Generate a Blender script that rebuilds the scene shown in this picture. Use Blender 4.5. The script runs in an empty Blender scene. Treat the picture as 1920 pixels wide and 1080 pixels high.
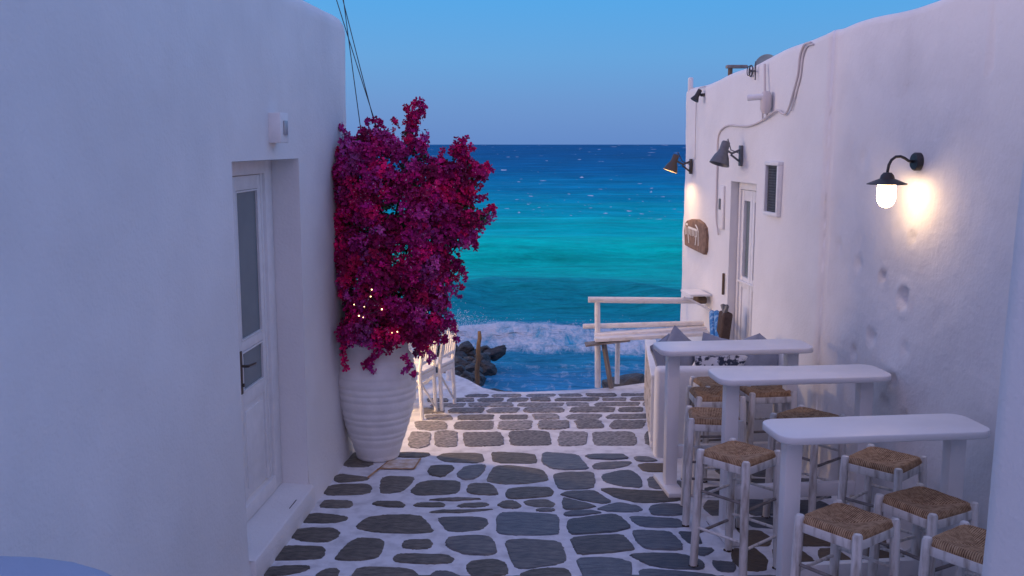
import bpy, bmesh, math, random
import numpy as np
from mathutils import Vector, Matrix, noise
random.seed(7); rng = np.random.default_rng(7)
R = math.radians
S = bpy.context.scene
COL = S.collection

# ------------------------------------------------------------ camera
H = 2.4; F = 1850.0; PITCH = math.atan(270/F)
cam = bpy.data.cameras.new('camera'); camo = bpy.data.objects.new('camera', cam); COL.objects.link(camo)
camo.location = (0, 0, H); camo.rotation_euler = (math.pi/2 - PITCH, 0, 0)
cam.sensor_width = 36; cam.lens = 36*F/1920; cam.clip_start = 0.05; cam.clip_end = 20000
S.camera = camo

# ------------------------------------------------------------ world: dusk sky
SUN_EL, SUN_AZ = 9.0, -80.0          # azimuth measured from +Y (the sea), negative = left
w = bpy.data.worlds.new('World'); S.world = w; w.use_nodes = True
nt = w.node_tree; nt.nodes.clear()
def N(t, **k):
    n = nt.nodes.new(t)
    for a, b in k.items(): setattr(n, a, b)
    return n
out = N('ShaderNodeOutputWorld'); bg = N('ShaderNodeBackground')
sky = N('ShaderNodeTexSky'); sky.sky_type = 'NISHITA'; sky.sun_disc = False
sky.sun_elevation = R(2.0); sky.sun_rotation = R(SUN_AZ)
tc = N('ShaderNodeTexCoord'); sep = N('ShaderNodeSeparateXYZ'); nt.links.new(tc.outputs['Generated'], sep.inputs[0])
ramp = N('ShaderNodeValToRGB'); nt.links.new(sep.outputs['Z'], ramp.inputs[0])
cr = ramp.color_ramp
def stops(cr, lst):
    while len(cr.elements) > 1: cr.elements.remove(cr.elements[-1])
    cr.elements[0].position = lst[0][0]; cr.elements[0].color = (*lst[0][1], 1)
    for p, c in lst[1:]:
        e = cr.elements.new(p); e.color = (*c, 1)
stops(cr, [(0.0, (.09, .195, .44)), (0.04, (.085, .22, .48)), (0.085, (.075, .26, .54)), (0.14, (.050, .27, .59)),
           (0.3, (.11, .28, .66)), (1.0, (.20, .28, .62))])
# broad afterglow round the point where the sun has gone down
geo = N('ShaderNodeVectorMath', operation='DOT_PRODUCT'); nt.links.new(tc.outputs['Generated'], geo.inputs[0])
geo.inputs[1].default_value = (math.sin(R(SUN_AZ-75)), math.cos(R(SUN_AZ-75)), .12)
mr = N('ShaderNodeMapRange'); mr.inputs[1].default_value = -0.1; mr.inputs[2].default_value = 1.0
mr.interpolation_type = 'SMOOTHSTEP'
nt.links.new(geo.outputs['Value'], mr.inputs[0])
glow = N('ShaderNodeMix', data_type='RGBA', blend_type='MIX'); nt.links.new(mr.outputs[0], glow.inputs[0])
nt.links.new(ramp.outputs[0], glow.inputs[6]); glow.inputs[7].default_value = (.54, .41, .64, 1)
nsc = N('ShaderNodeMix', data_type='RGBA', blend_type='ADD'); nsc.inputs[0].default_value = 1
nm = N('ShaderNodeVectorMath', operation='SCALE'); nm.inputs[3].default_value = 0.02
nt.links.new(sky.outputs[0], nm.inputs[0])
nt.links.new(glow.outputs[2], nsc.inputs[6]); nt.links.new(nm.outputs[0], nsc.inputs[7])
nt.links.new(nsc.outputs[2], bg.inputs[0]); bg.inputs[1].default_value = 1.0
nt.links.new(bg.outputs[0], out.inputs[0])

sun = bpy.data.lights.new('sun', 'SUN'); suno = bpy.data.objects.new('sun', sun); COL.objects.link(suno)
sun.energy = 0.75; sun.angle = R(28); sun.color = (1.0, .76, .70)
sd = Vector((math.sin(R(SUN_AZ))*math.cos(R(SUN_EL)), math.cos(R(SUN_AZ))*math.cos(R(SUN_EL)), math.sin(R(SUN_EL))))
suno.rotation_euler = sd.to_track_quat('Z', 'Y').to_euler()
S.view_settings.view_transform = 'Standard'; S.view_settings.look = 'None'
S.view_settings.exposure = 0.40; S.view_settings.gamma = 1.0
S.view_settings.use_curve_mapping = False
S.render.engine = 'CYCLES'

# ------------------------------------------------------------ helpers: places
def ray(px, py):
    x = (px-960)/F; u = (540-py)/F
    return Vector((x, math.cos(PITCH)+u*math.sin(PITCH), -math.sin(PITCH)+u*math.cos(PITCH)))
def onz(px, py, z=0.0):
    d = ray(px, py); t = (z-H)/d.z
    return Vector((d.x*t, d.y*t, z))
def ony(px, py, Y):
    d = ray(px, py); t = Y/d.y
    return Vector((d.x*t, Y, H+d.z*t))
LA, LB = -1.806, .07           # left wall:  X = LA + LB*Y
RA, RB = 2.955, -.11           # right wall: X = RA + RB*Y
def onwall(px, py, a, b):
    d = ray(px, py); t = a/(d.x-b*d.y)
    return Vector((d.x*t, d.y*t, H+d.z*t))
def onR(px, py, off=0.0): return onwall(px, py, RA-off, RB)
def onL(px, py, off=0.0): return onwall(px, py, LA+off, LB)

# ------------------------------------------------------------ helpers: materials
def mat(name, col, rough=.7, spec=.4, metal=0, var=0, vscale=8, vcol=None, bump=0, bscale=40, emis=None, estr=0,
        trans=0, attr=None, stretch=None, detail=5, dark=None, vlow=.35, vhigh=.7, bump2=0, bscale2=6):
    m = bpy.data.materials.new(name); m.use_nodes = True
    t = m.node_tree; b = t.nodes['Principled BSDF']; L = t.links.new
    b.inputs['Base Color'].default_value = (*col, 1); b.inputs['Roughness'].default_value = rough
    b.inputs['Specular IOR Level'].default_value = spec; b.inputs['Metallic'].default_value = metal
    b.inputs['Transmission Weight'].default_value = trans
    g = t.nodes.new('ShaderNodeNewGeometry'); vec = g.outputs['Position']
    if stretch or attr == 'obj':
        tcx = t.nodes.new('ShaderNodeTexCoord'); mp = t.nodes.new('ShaderNodeMapping')
        mp.inputs['Scale'].default_value = stretch or (1, 1, 1)
        L(tcx.outputs['Object'] if attr != 'pos' else g.outputs['Position'], mp.inputs[0]); vec = mp.outputs[0]
    cur = None
    if var or vcol:
        n = t.nodes.new('ShaderNodeTexNoise'); n.inputs['Scale'].default_value = vscale; n.inputs['Detail'].default_value = detail
        L(vec, n.inputs['Vector'])
        r = t.nodes.new('ShaderNodeMapRange'); r.inputs[1].default_value = vlow; r.inputs[2].default_value = vhigh
        L(n.outputs['Fac'], r.inputs[0])
        mx = t.nodes.new('ShaderNodeMix'); mx.data_type = 'RGBA'
        mx.inputs[6].default_value = (*col, 1); mx.inputs[7].default_value = (*(vcol or [c*(1-var) for c in col]), 1)
        L(r.outputs[0], mx.inputs[0]); cur = mx.outputs[2]
    if attr == 'tint':
        a = t.nodes.new('ShaderNodeAttribute'); a.attribute_name = 'tint'
        cur = a.outputs['Color']
    if attr == 'rand':
        oi = t.nodes.new('ShaderNodeObjectInfo')
        mm = t.nodes.new('ShaderNodeMapRange'); mm.inputs[3].default_value = .7; mm.inputs[4].default_value = 1.25
        L(oi.outputs['Random'], mm.inputs[0])
        m2 = t.nodes.new('ShaderNodeVectorMath'); m2.operation = 'SCALE'
        L(cur, m2.inputs[0]); L(mm.outputs[0], m2.inputs[3]); cur = m2.outputs[0]
    if cur is not None: L(cur, b.inputs['Base Color'])
    prev = None
    for (bb, bs) in ((bump, bscale), (bump2, bscale2)):
        if bb:
            n = t.nodes.new('ShaderNodeTexNoise'); n.inputs['Scale'].default_value = bs; n.inputs['Detail'].default_value = 6
            L(vec, n.inputs['Vector'])
            bn = t.nodes.new('ShaderNodeBump'); bn.inputs['Strength'].default_value = 1; bn.inputs['Distance'].default_value = bb
            L(n.outputs['Fac'], bn.inputs['Height'])
            if prev: L(prev, bn.inputs['Normal'])
            prev = bn.outputs[0]
    if prev: L(prev, b.inputs['Normal'])
    if emis: b.inputs['Emission Color'].default_value = (*emis, 1); b.inputs['Emission Strength'].default_value = estr
    return m
M = {}
M['plaster'] = mat('plaster', (.78, .775, .77), .9, .15, var=.07, vscale=2.2, detail=10, bump=.003, bscale=55, bump2=.007, bscale2=6)
M['plaster_rough'] = mat('plaster_rough', (.77, .75, .74), .9, .15, vcol=(.68, .66, .66), vscale=2.6, bump=.0025, bscale=45, bump2=.009, bscale2=9, vlow=.45, vhigh=.8)
M['mortar'] = mat('mortar', (.72, .73, .76), .9, .12, vcol=(.42, .42, .44), vscale=9, bump=.004, bscale=50, vlow=.45, vhigh=.85, detail=8)
M['slate'] = mat('slate', (.085, .09, .10), .62, .5, vcol=(.20, .19, .175), vscale=11, bump=.010, bscale=26, bump2=.004, bscale2=90, attr='rand', stretch=(1, 3.0, 1), detail=10)
M['slate_brown'] = mat('slate_brown', (.10, .08, .06), .6, .4, vcol=(.15, .11, .07), vscale=20, bump=.006, bscale=40, attr='rand', stretch=(1, 2, 1), detail=8)
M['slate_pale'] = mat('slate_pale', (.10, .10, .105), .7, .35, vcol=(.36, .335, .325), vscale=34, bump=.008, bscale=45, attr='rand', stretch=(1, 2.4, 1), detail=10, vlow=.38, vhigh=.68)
M['rust'] = mat('rust', (.55, .42, .30), .8, .2, vcol=(.72, .66, .62), vscale=18)
M['rustline'] = mat('rustline', (.33, .15, .05), .8, .2, vcol=(.5, .33, .2), vscale=18)
M['paint'] = mat('white_paint', (.78, .78, .78), .5, .4, var=.08, vscale=14, bump=.001, bscale=120)
M['oldpaint'] = mat('worn_paint', (.70, .68, .65), .6, .35, vcol=(.30, .26, .22), vscale=26, bump=.003, bscale=70, stretch=(1, 1, .2), vlow=.50, vhigh=.74, detail=9)
M['softpaint'] = mat('soft_paint', (.76, .75, .74), .55, .35, vcol=(.58, .56, .54), vscale=12, bump=.002, bscale=60, vlow=.5, vhigh=.8)
M['table'] = mat('table_paint', (.80, .79, .79), .42, .45, var=.06, vscale=5, bump=.0008, bscale=60)
M['pot'] = mat('pot_paint', (.79, .79, .79), .75, .25, var=.11, vscale=10, bump=.0015, bscale=50)
M['soil'] = mat('soil', (.03, .022, .016), .95, .1, var=.4, bump=.02, bscale=60)
M['wood'] = mat('weathered_wood', (.20, .135, .085), .8, .2, vcol=(.10, .075, .055), vscale=14, bump=.004, bscale=50, stretch=(1, 1, .2))
M['greywood'] = mat('grey_wood', (.27, .25, .24), .8, .2, vcol=(.15, .135, .12), vscale=14, bump=.004, bscale=50, stretch=(1, 1, .2))
M['signwood'] = mat('sign_wood', (.26, .17, .12), .7, .25, vcol=(.15, .095, .07), vscale=18, bump=.003, bscale=60)
M['darkmetal'] = mat('dark_metal', (.045, .042, .045), .45, .5, metal=.3, var=.2, vscale=30)
M['greymetal'] = mat('grey_metal', (.16, .165, .175), .45, .5, metal=.4, var=.25, vscale=25)
M['steel'] = mat('steel', (.45, .45, .45), .3, .5, metal=.9)
M['glassdark'] = mat('door_glass', (.15, .195, .205), .10, .7, var=.15, vscale=3)
M['glassgrille'] = mat('vent_mesh', (.13, .13, .125), .6, .4, var=.2, vscale=200)
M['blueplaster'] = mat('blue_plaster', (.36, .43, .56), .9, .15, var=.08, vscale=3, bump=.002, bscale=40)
M['lensgrey'] = mat('lens_grey', (.34, .37, .40), .3, .5)
M['bronze'] = mat('bronze', (.10, .08, .065), .4, .5, metal=.6)
M['rock'] = mat('rock', (.060, .056, .053), .55, .45, vcol=(.018, .018, .019), vscale=9, bump=.035, bscale=16, attr='rand', stretch=(1, 1, 2.2), detail=9)
M['cushion'] = mat('cushion_fabric', (.30, .33, .40), .95, .1, var=.15, vscale=12, bump=.001, bscale=300)
M['cushion_pattern'] = mat('cushion_pattern', (.62, .64, .68), .95, .1, vcol=(.05, .06, .09), vscale=22, vlow=.5, vhigh=.56)
M['blue'] = mat('blue_fabric', (.05, .20, .46), .9, .1, vcol=(.25, .42, .62), vscale=26, stretch=(1, 1, .15), vlow=.5, vhigh=.6)
M['brownfab'] = mat('brown_fabric', (.10, .075, .065), .9, .1, var=.3, vscale=30)
M['leaf'] = mat('leaf', (.030, .085, .030), .5, .4, vcol=(.05, .09, .03), vscale=20)
M['stem'] = mat('stem', (.07, .05, .035), .8, .2, var=.3)
M['bract'] = mat('bract', (.4, .01, .12), .65, .25, attr='tint')
M['whiteflower'] = mat('white_flower', (.75, .74, .70), .6, .3)
M['bulb'] = mat('bulb_glow', (1, .8, .5), .4, .3, emis=(1, .62, .28), estr=5)
M['lampglass'] = mat('lamp_glass', (1, .9, .7), .4, .3, emis=(1, .66, .36), estr=24)
M['spotglow'] = mat('spot_glow', (1, .8, .5), .4, .3, emis=(1, .60, .28), estr=130)
M['dish'] = mat('dish', (.25, .32, .33), .5, .4, var=.2, vscale=20)
M['cable'] = mat('cable', (.62, .58, .57), .6, .3)
M['wire'] = mat('wire', (.08, .08, .09), .6, .3)
M['foot'] = mat('dark_foot', (.06, .045, .035), .8, .2)

# rush seat
def rush_mat():
    m = mat('rush', (.30, .17, .075), .75, .25)
    t = m.node_tree; L = t.links.new; b = t.nodes['Principled BSDF']
    tcx = t.nodes.new('ShaderNodeTexCoord'); n = t.nodes.new('ShaderNodeTexNoise'); n.inputs['Scale'].default_value = 35; n.inputs['Detail'].default_value = 8
    n2 = t.nodes.new('ShaderNodeTexNoise'); n2.inputs['Scale'].default_value = 160
    L(tcx.outputs['Object'], n.inputs[0]); L(tcx.outputs['Object'], n2.inputs[0])
    oi = t.nodes.new('ShaderNodeObjectInfo')
    a = t.nodes.new('ShaderNodeAttribute'); a.attribute_name = 'strand'
    ad = t.nodes.new('ShaderNodeMath'); ad.operation = 'ADD'; L(n.outputs[0], ad.inputs[0]); 
    ml = t.nodes.new('ShaderNodeMath'); ml.operation = 'MULTIPLY_ADD'; L(a.outputs['Fac'], ml.inputs[0]); ml.inputs[1].default_value = .75; ml.inputs[2].default_value = -.48
    L(ml.outputs[0], ad.inputs[1])
    r = t.nodes.new('ShaderNodeValToRGB'); L(ad.outputs[0], r.inputs[0])
    stops(r.color_ramp, [(.20, (.10, .05, .022)), (.48, (.33, .20, .11)), (.78, (.50, .34, .20))])
    L(r.outputs[0], b.inputs['Base Color'])
    bn = t.nodes.new('ShaderNodeBump'); bn.inputs['Distance'].default_value = .002; L(n2.outputs[0], bn.inputs['Height']); L(bn.outputs[0], b.inputs['Normal'])
    return m
M['rush'] = rush_mat()

# ------------------------------------------------------------ helpers: meshes
class MB:
    def __init__(s): s.v = []; s.f = []
    def add(s, vs, fs, mtx=None):
        o = len(s.v)
        s.v += [tuple(mtx @ Vector(v)) if mtx else tuple(v) for v in vs]
        s.f += [tuple(i+o for i in f) for f in fs]
        return s
    def box(s, c, size, rot=None, bev=0.0, seg=2, mtx=None):
        bm = bmesh.new(); bmesh.ops.create_cube(bm, size=1)
        for v in bm.verts: v.co = Vector((v.co.x*size[0], v.co.y*size[1], v.co.z*size[2]))
        if bev > 0: bmesh.ops.bevel(bm, geom=bm.edges[:], offset=bev, segments=seg, profile=.5, affect='EDGES')
        m = Matrix.Translation(Vector(c))
        if rot is not None: m = m @ (rot if isinstance(rot, Matrix) else Matrix.Rotation(rot, 4, 'Z'))
        if mtx is not None: m = mtx @ m
        bm.verts.ensure_lookup_table(); bm.verts.index_update()
        s.add([v.co for v in bm.verts], [[v.index for v in f.verts] for f in bm.faces], m); bm.free(); return s
    def tube(s, pts, r, n=10, cap=True, mtx=None, r2=None):
        pts = [Vector(p) for p in pts]; k = len(pts); vs = []; fs = []
        t0 = (pts[1]-pts[0]).normalized(); up = Vector((0, 0, 1)) if abs(t0.z) < .9 else Vector((1, 0, 0))
        a = t0.cross(up).normalized()
        for i, p in enumerate(pts):
            t = (pts[min(i+1, k-1)]-pts[max(i-1, 0)]).normalized()
            a = (a - t*a.dot(t)).normalized(); b = t.cross(a)
            rr = r[i] if isinstance(r, (list, tuple)) else (r if r2 is None else r+(r2-r)*i/(k-1))
            for j in range(n):
                th = 2*math.pi*j/n; vs.append(p + a*(math.cos(th)*rr) + b*(math.sin(th)*rr))
        for i in range(k-1):
            for j in range(n):
                fs.append((i*n+j, i*n+(j+1) % n, (i+1)*n+(j+1) % n, (i+1)*n+j))
        if cap: fs.append(tuple(reversed(range(n)))); fs.append(tuple((k-1)*n+j for j in range(n)))
        return s.add(vs, fs, mtx)
    def lathe(s, prof, n=32, mtx=None, cap=False):
        vs = []; fs = []
        for (r, z) in prof:
            for j in range(n):
                th = 2*math.pi*j/n; vs.append((r*math.cos(th), r*math.sin(th), z))
        for i in range(len(prof)-1):
            for j in range(n):
                fs.append((i*n+j, i*n+(j+1) % n, (i+1)*n+(j+1) % n, (i+1)*n+j))
        if cap: fs.append(tuple(reversed(range(n)))); fs.append(tuple((len(prof)-1)*n+j for j in range(n)))
        return s.add(vs, fs, mtx)
    def prism(s, poly, z0, z1, mtx=None):
        n = len(poly); vs = [(x, y, z0) for x, y in poly]+[(x, y, z1) for x, y in poly]
        fs = [tuple(reversed(range(n))), tuple(range(n, 2*n))]+[(i, (i+1) % n, n+(i+1) % n, n+i) for i in range(n)]
        return s.add(vs, fs, mtx)
    def build(s, name, m, parent=None, smooth=False, angle=None):
        me = bpy.data.meshes.new(name); me.from_pydata(s.v, [], s.f); me.materials.append(m)
        if smooth or angle:
            me.shade_smooth()
            if angle:
                try: me.set_sharp_from_angle(angle=R(angle))
                except Exception: pass
        o = bpy.data.objects.new(name, me); COL.objects.link(o)
        if parent: o.parent = parent
        return o
def tag(o, label=None, cat=None, group=None, kind=None):
    if label: o['label'] = label
    if cat: o['category'] = cat
    if group: o['group'] = group
    if kind: o['kind'] = kind
    return o
def empty(name, loc=(0, 0, 0), rz=0, label=None, cat=None, group=None):
    o = bpy.data.objects.new(name, None); COL.objects.link(o); o.location = loc; o.rotation_euler = (0, 0, rz)
    o.empty_display_size = .1
    return tag(o, label, cat, group)
def copy_tree(o, parent=None):
    c = o.copy(); COL.objects.link(c)
    if parent: c.parent = parent
    for ch in [x for x in bpy.data.objects if x.parent == o]: copy_tree(ch, c)
    return c
def chaikin(p, it=2, c=.17):
    for _ in range(it):
        q = []
        for i in range(len(p)):
            a, b = p[i], p[(i+1) % len(p)]
            q.append((a[0]*(1-c)+b[0]*c, a[1]*(1-c)+b[1]*c)); q.append((a[0]*c+b[0]*(1-c), a[1]*c+b[1]*(1-c)))
        p = q
    return p
def fbm(x, y, z, o=4):
    return noise.fractal(Vector((x, y, z)), 1.0, 2.0, o)

# ------------------------------------------------------------ sea
SEA = -1.0
ys = [8.6]
while ys[-1] < 6000: ys.append(ys[-1] + max(.05, ys[-1]*.0058 if ys[-1] < 60 else ys[-1]*.02))
ys = np.array(ys); NC = 300
tt = np.linspace(-1, 1, NC)
YY, TT = np.meshgrid(ys, tt, indexing='ij'); XX = TT*(5+YY*.85)
ZZ = np.full_like(XX, SEA)
def vnoise(X, Y, seed=0):
    r = np.random.default_rng(seed).random((256, 256))
    xi = np.floor(X).astype(int); yi = np.floor(Y).astype(int); fx = X-xi; fy = Y-yi
    fx = fx*fx*(3-2*fx); fy = fy*fy*(3-2*fy)
    a = r[xi % 256, yi % 256]; b = r[(xi+1) % 256, yi % 256]; c = r[xi % 256, (yi+1) % 256]; d = r[(xi+1) % 256, (yi+1) % 256]
    return (a*(1-fx)+b*fx)*(1-fy)+(c*(1-fx)+d*fx)*fy
def fn(X, Y, seed=0, o=4):
    s = 0; a = .5
    for k in range(o): s = s+a*vnoise(X*2**k, Y*2**k, seed+k); a *= .5
    return s
fade = np.clip(1-(YY-60)/250, 0, 1)
warp = (fn(XX*.06, YY*.1, 3)-.5)*9
ZZ += fade*.16*np.sin((YY+warp)*.62) * np.clip((YY-17)/8, 0, 1)
ZZ += fade*.10*(fn(XX*.30, YY*.9, 11)-.5)*2*np.clip((YY-10)/6+.4, 0, 1)
ZZ += np.clip(1-YY/40, 0, 1)*.12*(fn(XX*1.6, YY*3.2, 21)-.5)
# second swell line and the breaking wave at the shore
crest = 16.8+ (fn(XX*.35, XX*0, 5, 3)-.5)*1.0 + .05*XX
dY = YY-crest
ridge = np.where(dY < 0, np.exp(-(dY/.38)**2), np.exp(-(dY/1.5)**2))
rag = .65+.9*fn(XX*1.1, YY*.6, 41, 4)**1.4
ZZ += .25*ridge*rag
ZZ += .26*np.exp(-((YY-21.8-(fn(XX*.22, XX*0, 8)-.5)*7)/1.3)**2)*(.5+fn(XX*.2, XX*0, 9))
ZZ += .25*np.exp(-((YY-31.5-(fn(XX*.12, XX*0, 18)-.5)*3)/1.6)**2)
foam = np.zeros_like(XX)
lump = fn(XX*2.2, YY*2.2, 51, 5)
foam += np.where((dY > -1.0) & (dY < .40), np.clip(1.6-np.abs(dY+.3)/.62, 0, 1), 0)*(.34+.80*lump)
ZZ += np.where((dY > -1.3) & (dY < .5), np.clip(1.2-np.abs(dY+.35)/.9, 0, 1), 0)*.14*(fn(XX*3.2, YY*3.2, 53, 4)-.3)
foam += np.clip((YY-crest)/3.5, 0, 1)*np.clip(1-(YY-crest)/3.5, 0, 1)*.6*(fn(XX*.9, YY*1.6, 61)) 
foam += np.clip((crest-1.0-YY)/.6, 0, 1)*(.20+.34*fn(XX*.8, YY*.8, 71))
foam = np.clip(foam, 0, 1)
nr, nc = XX.shape
vs = np.stack([XX, YY, ZZ], -1).reshape(-1, 3)
idx = np.arange(nr*nc).reshape(nr, nc)
fs = np.stack([idx[:-1, :-1], idx[:-1, 1:], idx[1:, 1:], idx[1:, :-1]], -1).reshape(-1, 4)
me = bpy.data.meshes.new('sea'); me.vertices.add(len(vs)); me.vertices.foreach_set('co', vs.ravel())
me.loops.add(fs.size); me.loops.foreach_set('vertex_index', fs.ravel())
me.polygons.add(len(fs)); me.polygons.foreach_set('loop_start', np.arange(0, fs.size, 4)); me.polygons.foreach_set('loop_total', np.full(len(fs), 4))
me.update(); me.shade_smooth()
at = me.attributes.new('foam', 'FLOAT', 'POINT'); at.data.foreach_set('value', foam.ravel().astype(np.float32))
m = bpy.data.materials.new('sea_water'); m.use_nodes = True; t = m.node_tree; L = t.links.new; b = t.nodes['Principled BSDF']
g = t.nodes.new('ShaderNodeNewGeometry'); sx = t.nodes.new('ShaderNodeSeparateXYZ'); L(g.outputs['Position'], sx.inputs[0])
def math_(op, a, b_=None, c=None):
    n = t.nodes.new('ShaderNodeMath'); n.operation = op
    for i, x in enumerate((a, b_, c)):
        if x is None: continue
        if isinstance(x, (int, float)): n.inputs[i].default_value = x
        else: L(x, n.inputs[i])
    return n.outputs[0]
def noise_(scale, sc=(1, 1, 1), det=5, rough=.55, dist=0):
    mp = t.nodes.new('ShaderNodeMapping'); mp.inputs['Scale'].default_value = sc; L(g.outputs['Position'], mp.inputs[0])
    n = t.nodes.new('ShaderNodeTexNoise'); n.inputs['Scale'].default_value = scale; n.inputs['Detail'].default_value = det
    n.inputs['Roughness'].default_value = rough; n.inputs['Distortion'].default_value = dist
    L(mp.outputs[0], n.inputs[0]); return n.outputs['Fac']
lnum = math_('LOGARITHM', sx.outputs['Y'], 10.0)          # 1 = 10 m, 2 = 100 m
wob = math_('MULTIPLY_ADD', noise_(.05, (1, 2.5, 1), 3), .22, -.11)
lf = math_('DIVIDE', math_('ADD', lnum, wob), 3.5)
rp = t.nodes.new('ShaderNodeValToRGB'); L(lf, rp.inputs[0])
def lp(d): return math.log10(d)/3.5
stops(rp.color_ramp, [(lp(9), (.07, .33, .56)), (lp(15), (.06, .33, .54)), (lp(17.5), (.01, .34, .42)), (lp(20), (.01, .36, .40)), (lp(24), (.01, .54, .46)),
                      (lp(32), (.0, .74, .56)), (lp(48), (.0, .58, .60)), (lp(75), (.0, .33, .50)), (lp(130), (.0, .19, .38)), (lp(300), (.0, .13, .30)), (lp(2500), (.0, .11, .27))])
# broad darker and lighter patches, streaks
st = noise_(.35, (.25, 1.6, 1), 6, .6)
st2 = noise_(2.6, (.6, 1.5, 1), 8, .7)
nearf = t.nodes.new('ShaderNodeMapRange'); nearf.inputs[1].default_value = 40; nearf.inputs[2].default_value = 12; nearf.inputs[3].default_value = 0; nearf.inputs[4].default_value = 1.7; L(sx.outputs['Y'], nearf.inputs[0])
mul = math_('ADD', math_('MULTIPLY_ADD', st, 1.2, .40), math_('MULTIPLY', math_('SUBTRACT', st2, .5), nearf.outputs[0]))
vm = t.nodes.new('ShaderNodeVectorMath'); vm.operation = 'SCALE'; L(rp.outputs[0], vm.inputs[0]); L(mul, vm.inputs[3])
# whitecaps: sparse, elongated, on log-distance coordinates so that they stay the same kind of patch far away
cb = t.nodes.new('ShaderNodeCombineXYZ')
L(math_('MULTIPLY', math_('DIVIDE', sx.outputs['X'], sx.outputs['Y']), 150.0), cb.inputs[0]); L(math_('MULTIPLY', math_('DIVIDE', 1.0, sx.outputs['Y']), 7500.0), cb.inputs[1])
wn = t.nodes.new('ShaderNodeTexNoise'); wn.inputs['Scale'].default_value = .55; wn.inputs['Detail'].default_value = 3; L(cb.outputs[0], wn.inputs[0])
cap = t.nodes.new('ShaderNodeMapRange'); cap.inputs[1].default_value = .665; cap.inputs[2].default_value = .70; L(wn.outputs['Fac'], cap.inputs[0])
gate = noise_(.028, (1, .5, 1), 2)
caps = math_('MULTIPLY', math_('MULTIPLY', cap.outputs[0], math_('GREATER_THAN', sx.outputs['Y'], 26.0)), math_('GREATER_THAN', gate, .49))
fs_n = t.nodes.new('ShaderNodeTexNoise'); fs_n.inputs['Scale'].default_value = .30; fs_n.inputs['Detail'].default_value = 7; fs_n.inputs['Roughness'].default_value = .65
cb2 = t.nodes.new('ShaderNodeCombineXYZ'); L(math_('MULTIPLY', math_('DIVIDE', sx.outputs['X'], sx.outputs['Y']), 42.0), cb2.inputs[0]); L(math_('MULTIPLY', math_('DIVIDE', 1.0, sx.outputs['Y']), 6300.0), cb2.inputs[1]); L(cb2.outputs[0], fs_n.inputs[0])
vm2 = t.nodes.new('ShaderNodeVectorMath'); vm2.operation = 'SCALE'; L(vm.outputs[0], vm2.inputs[0]); L(math_('MULTIPLY_ADD', fs_n.outputs['Fac'], 1.1, .45), vm2.inputs[3])
at = t.nodes.new('ShaderNodeAttribute'); at.attribute_name = 'foam'
fnz = math_('ADD', math_('MULTIPLY', noise_(4.5, (1.5, .7, 1), 10, .75, .8), 1.5), -.25)
fm = t.nodes.new('ShaderNodeMapRange'); fm.inputs[1].default_value = .82; fm.inputs[2].default_value = 1.22
L(math_('ADD', math_('MULTIPLY', at.outputs['Fac'], .85), fnz), fm.inputs[0])
foamf = math_('MAXIMUM', fm.outputs[0], caps)
mx = t.nodes.new('ShaderNodeMix'); mx.data_type = 'RGBA'; L(foamf, mx.inputs[0]); L(vm2.outputs[0], mx.inputs[6]); mx.inputs[7].default_value = (.76, .80, .85, 1)
L(mx.outputs[2], b.inputs['Base Color'])
L(math_('MULTIPLY_ADD', foamf, .4, .5), b.inputs['Roughness'])
b.inputs['Specular IOR Level'].default_value = .012
# ripples
h1 = noise_(2.4, (.7, 2.0, 1), 8, .62); h2 = noise_(.33, (.5, 1.6, 1), 8, .6)
bn = t.nodes.new('ShaderNodeBump'); bn.inputs['Distance'].default_value = .16; L(h1, bn.inputs['Height'])
bn2 = t.nodes.new('ShaderNodeBump'); bn2.inputs['Distance'].default_value = .9; L(h2, bn2.inputs['Height']); L(bn.outputs[0], bn2.inputs['Normal'])
L(bn2.outputs[0], b.inputs['Normal'])
me.materials.append(m)
sea = bpy.data.objects.new('sea', me); COL.objects.link(sea); tag(sea, kind='structure')
# spray thrown up along the breaking crest
sp = MB()
for i in range(9000):
    x = random.gauss(0.6, 3.2); 
    if random.random() < .30: x = random.gauss(-1.0, .45)
    yb = 16.8+(float(fn(np.array(x*.35), np.array(0.0), 5, 3))-.5)*1.0+.05*x
    env = .05+.16*float(fn(np.array(x*1.7), np.array(0.3), 91, 4))
    if abs(x+1.0) < .8: env += .14*(1-abs(x+1.0)/.8)
    h = abs(random.gauss(0, 1))*env*.75
    y = yb+random.gauss(-.15, .3); s_ = random.uniform(.0025, .009)
    c = Vector((x, y, SEA+.18+h)); q = [c+Vector((random.uniform(-1, 1), random.uniform(-1, 1), random.uniform(-1, 1)))*s_*1.3 for _ in range(4)]
    sp.add(q, [(0, 1, 2), (0, 2, 3), (0, 3, 1), (1, 3, 2)])
M['spray'] = mat('spray', (.72, .76, .82), .8, .2)
tag(sp.build('sea_spray', M['spray']), 'white spray thrown up by the wave breaking behind the rocks', 'spray', kind='stuff')
# sea bed under everything (closes the view beside the sheet)
MB().add([(-6000, -300, SEA-1.2), (6000, -300, SEA-1.2), (6000, 6000, SEA-1.2), (-6000, 6000, SEA-1.2)], [(0, 1, 2, 3)]).build('sea_bed', M['rock'])['kind'] = 'structure'

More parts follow.
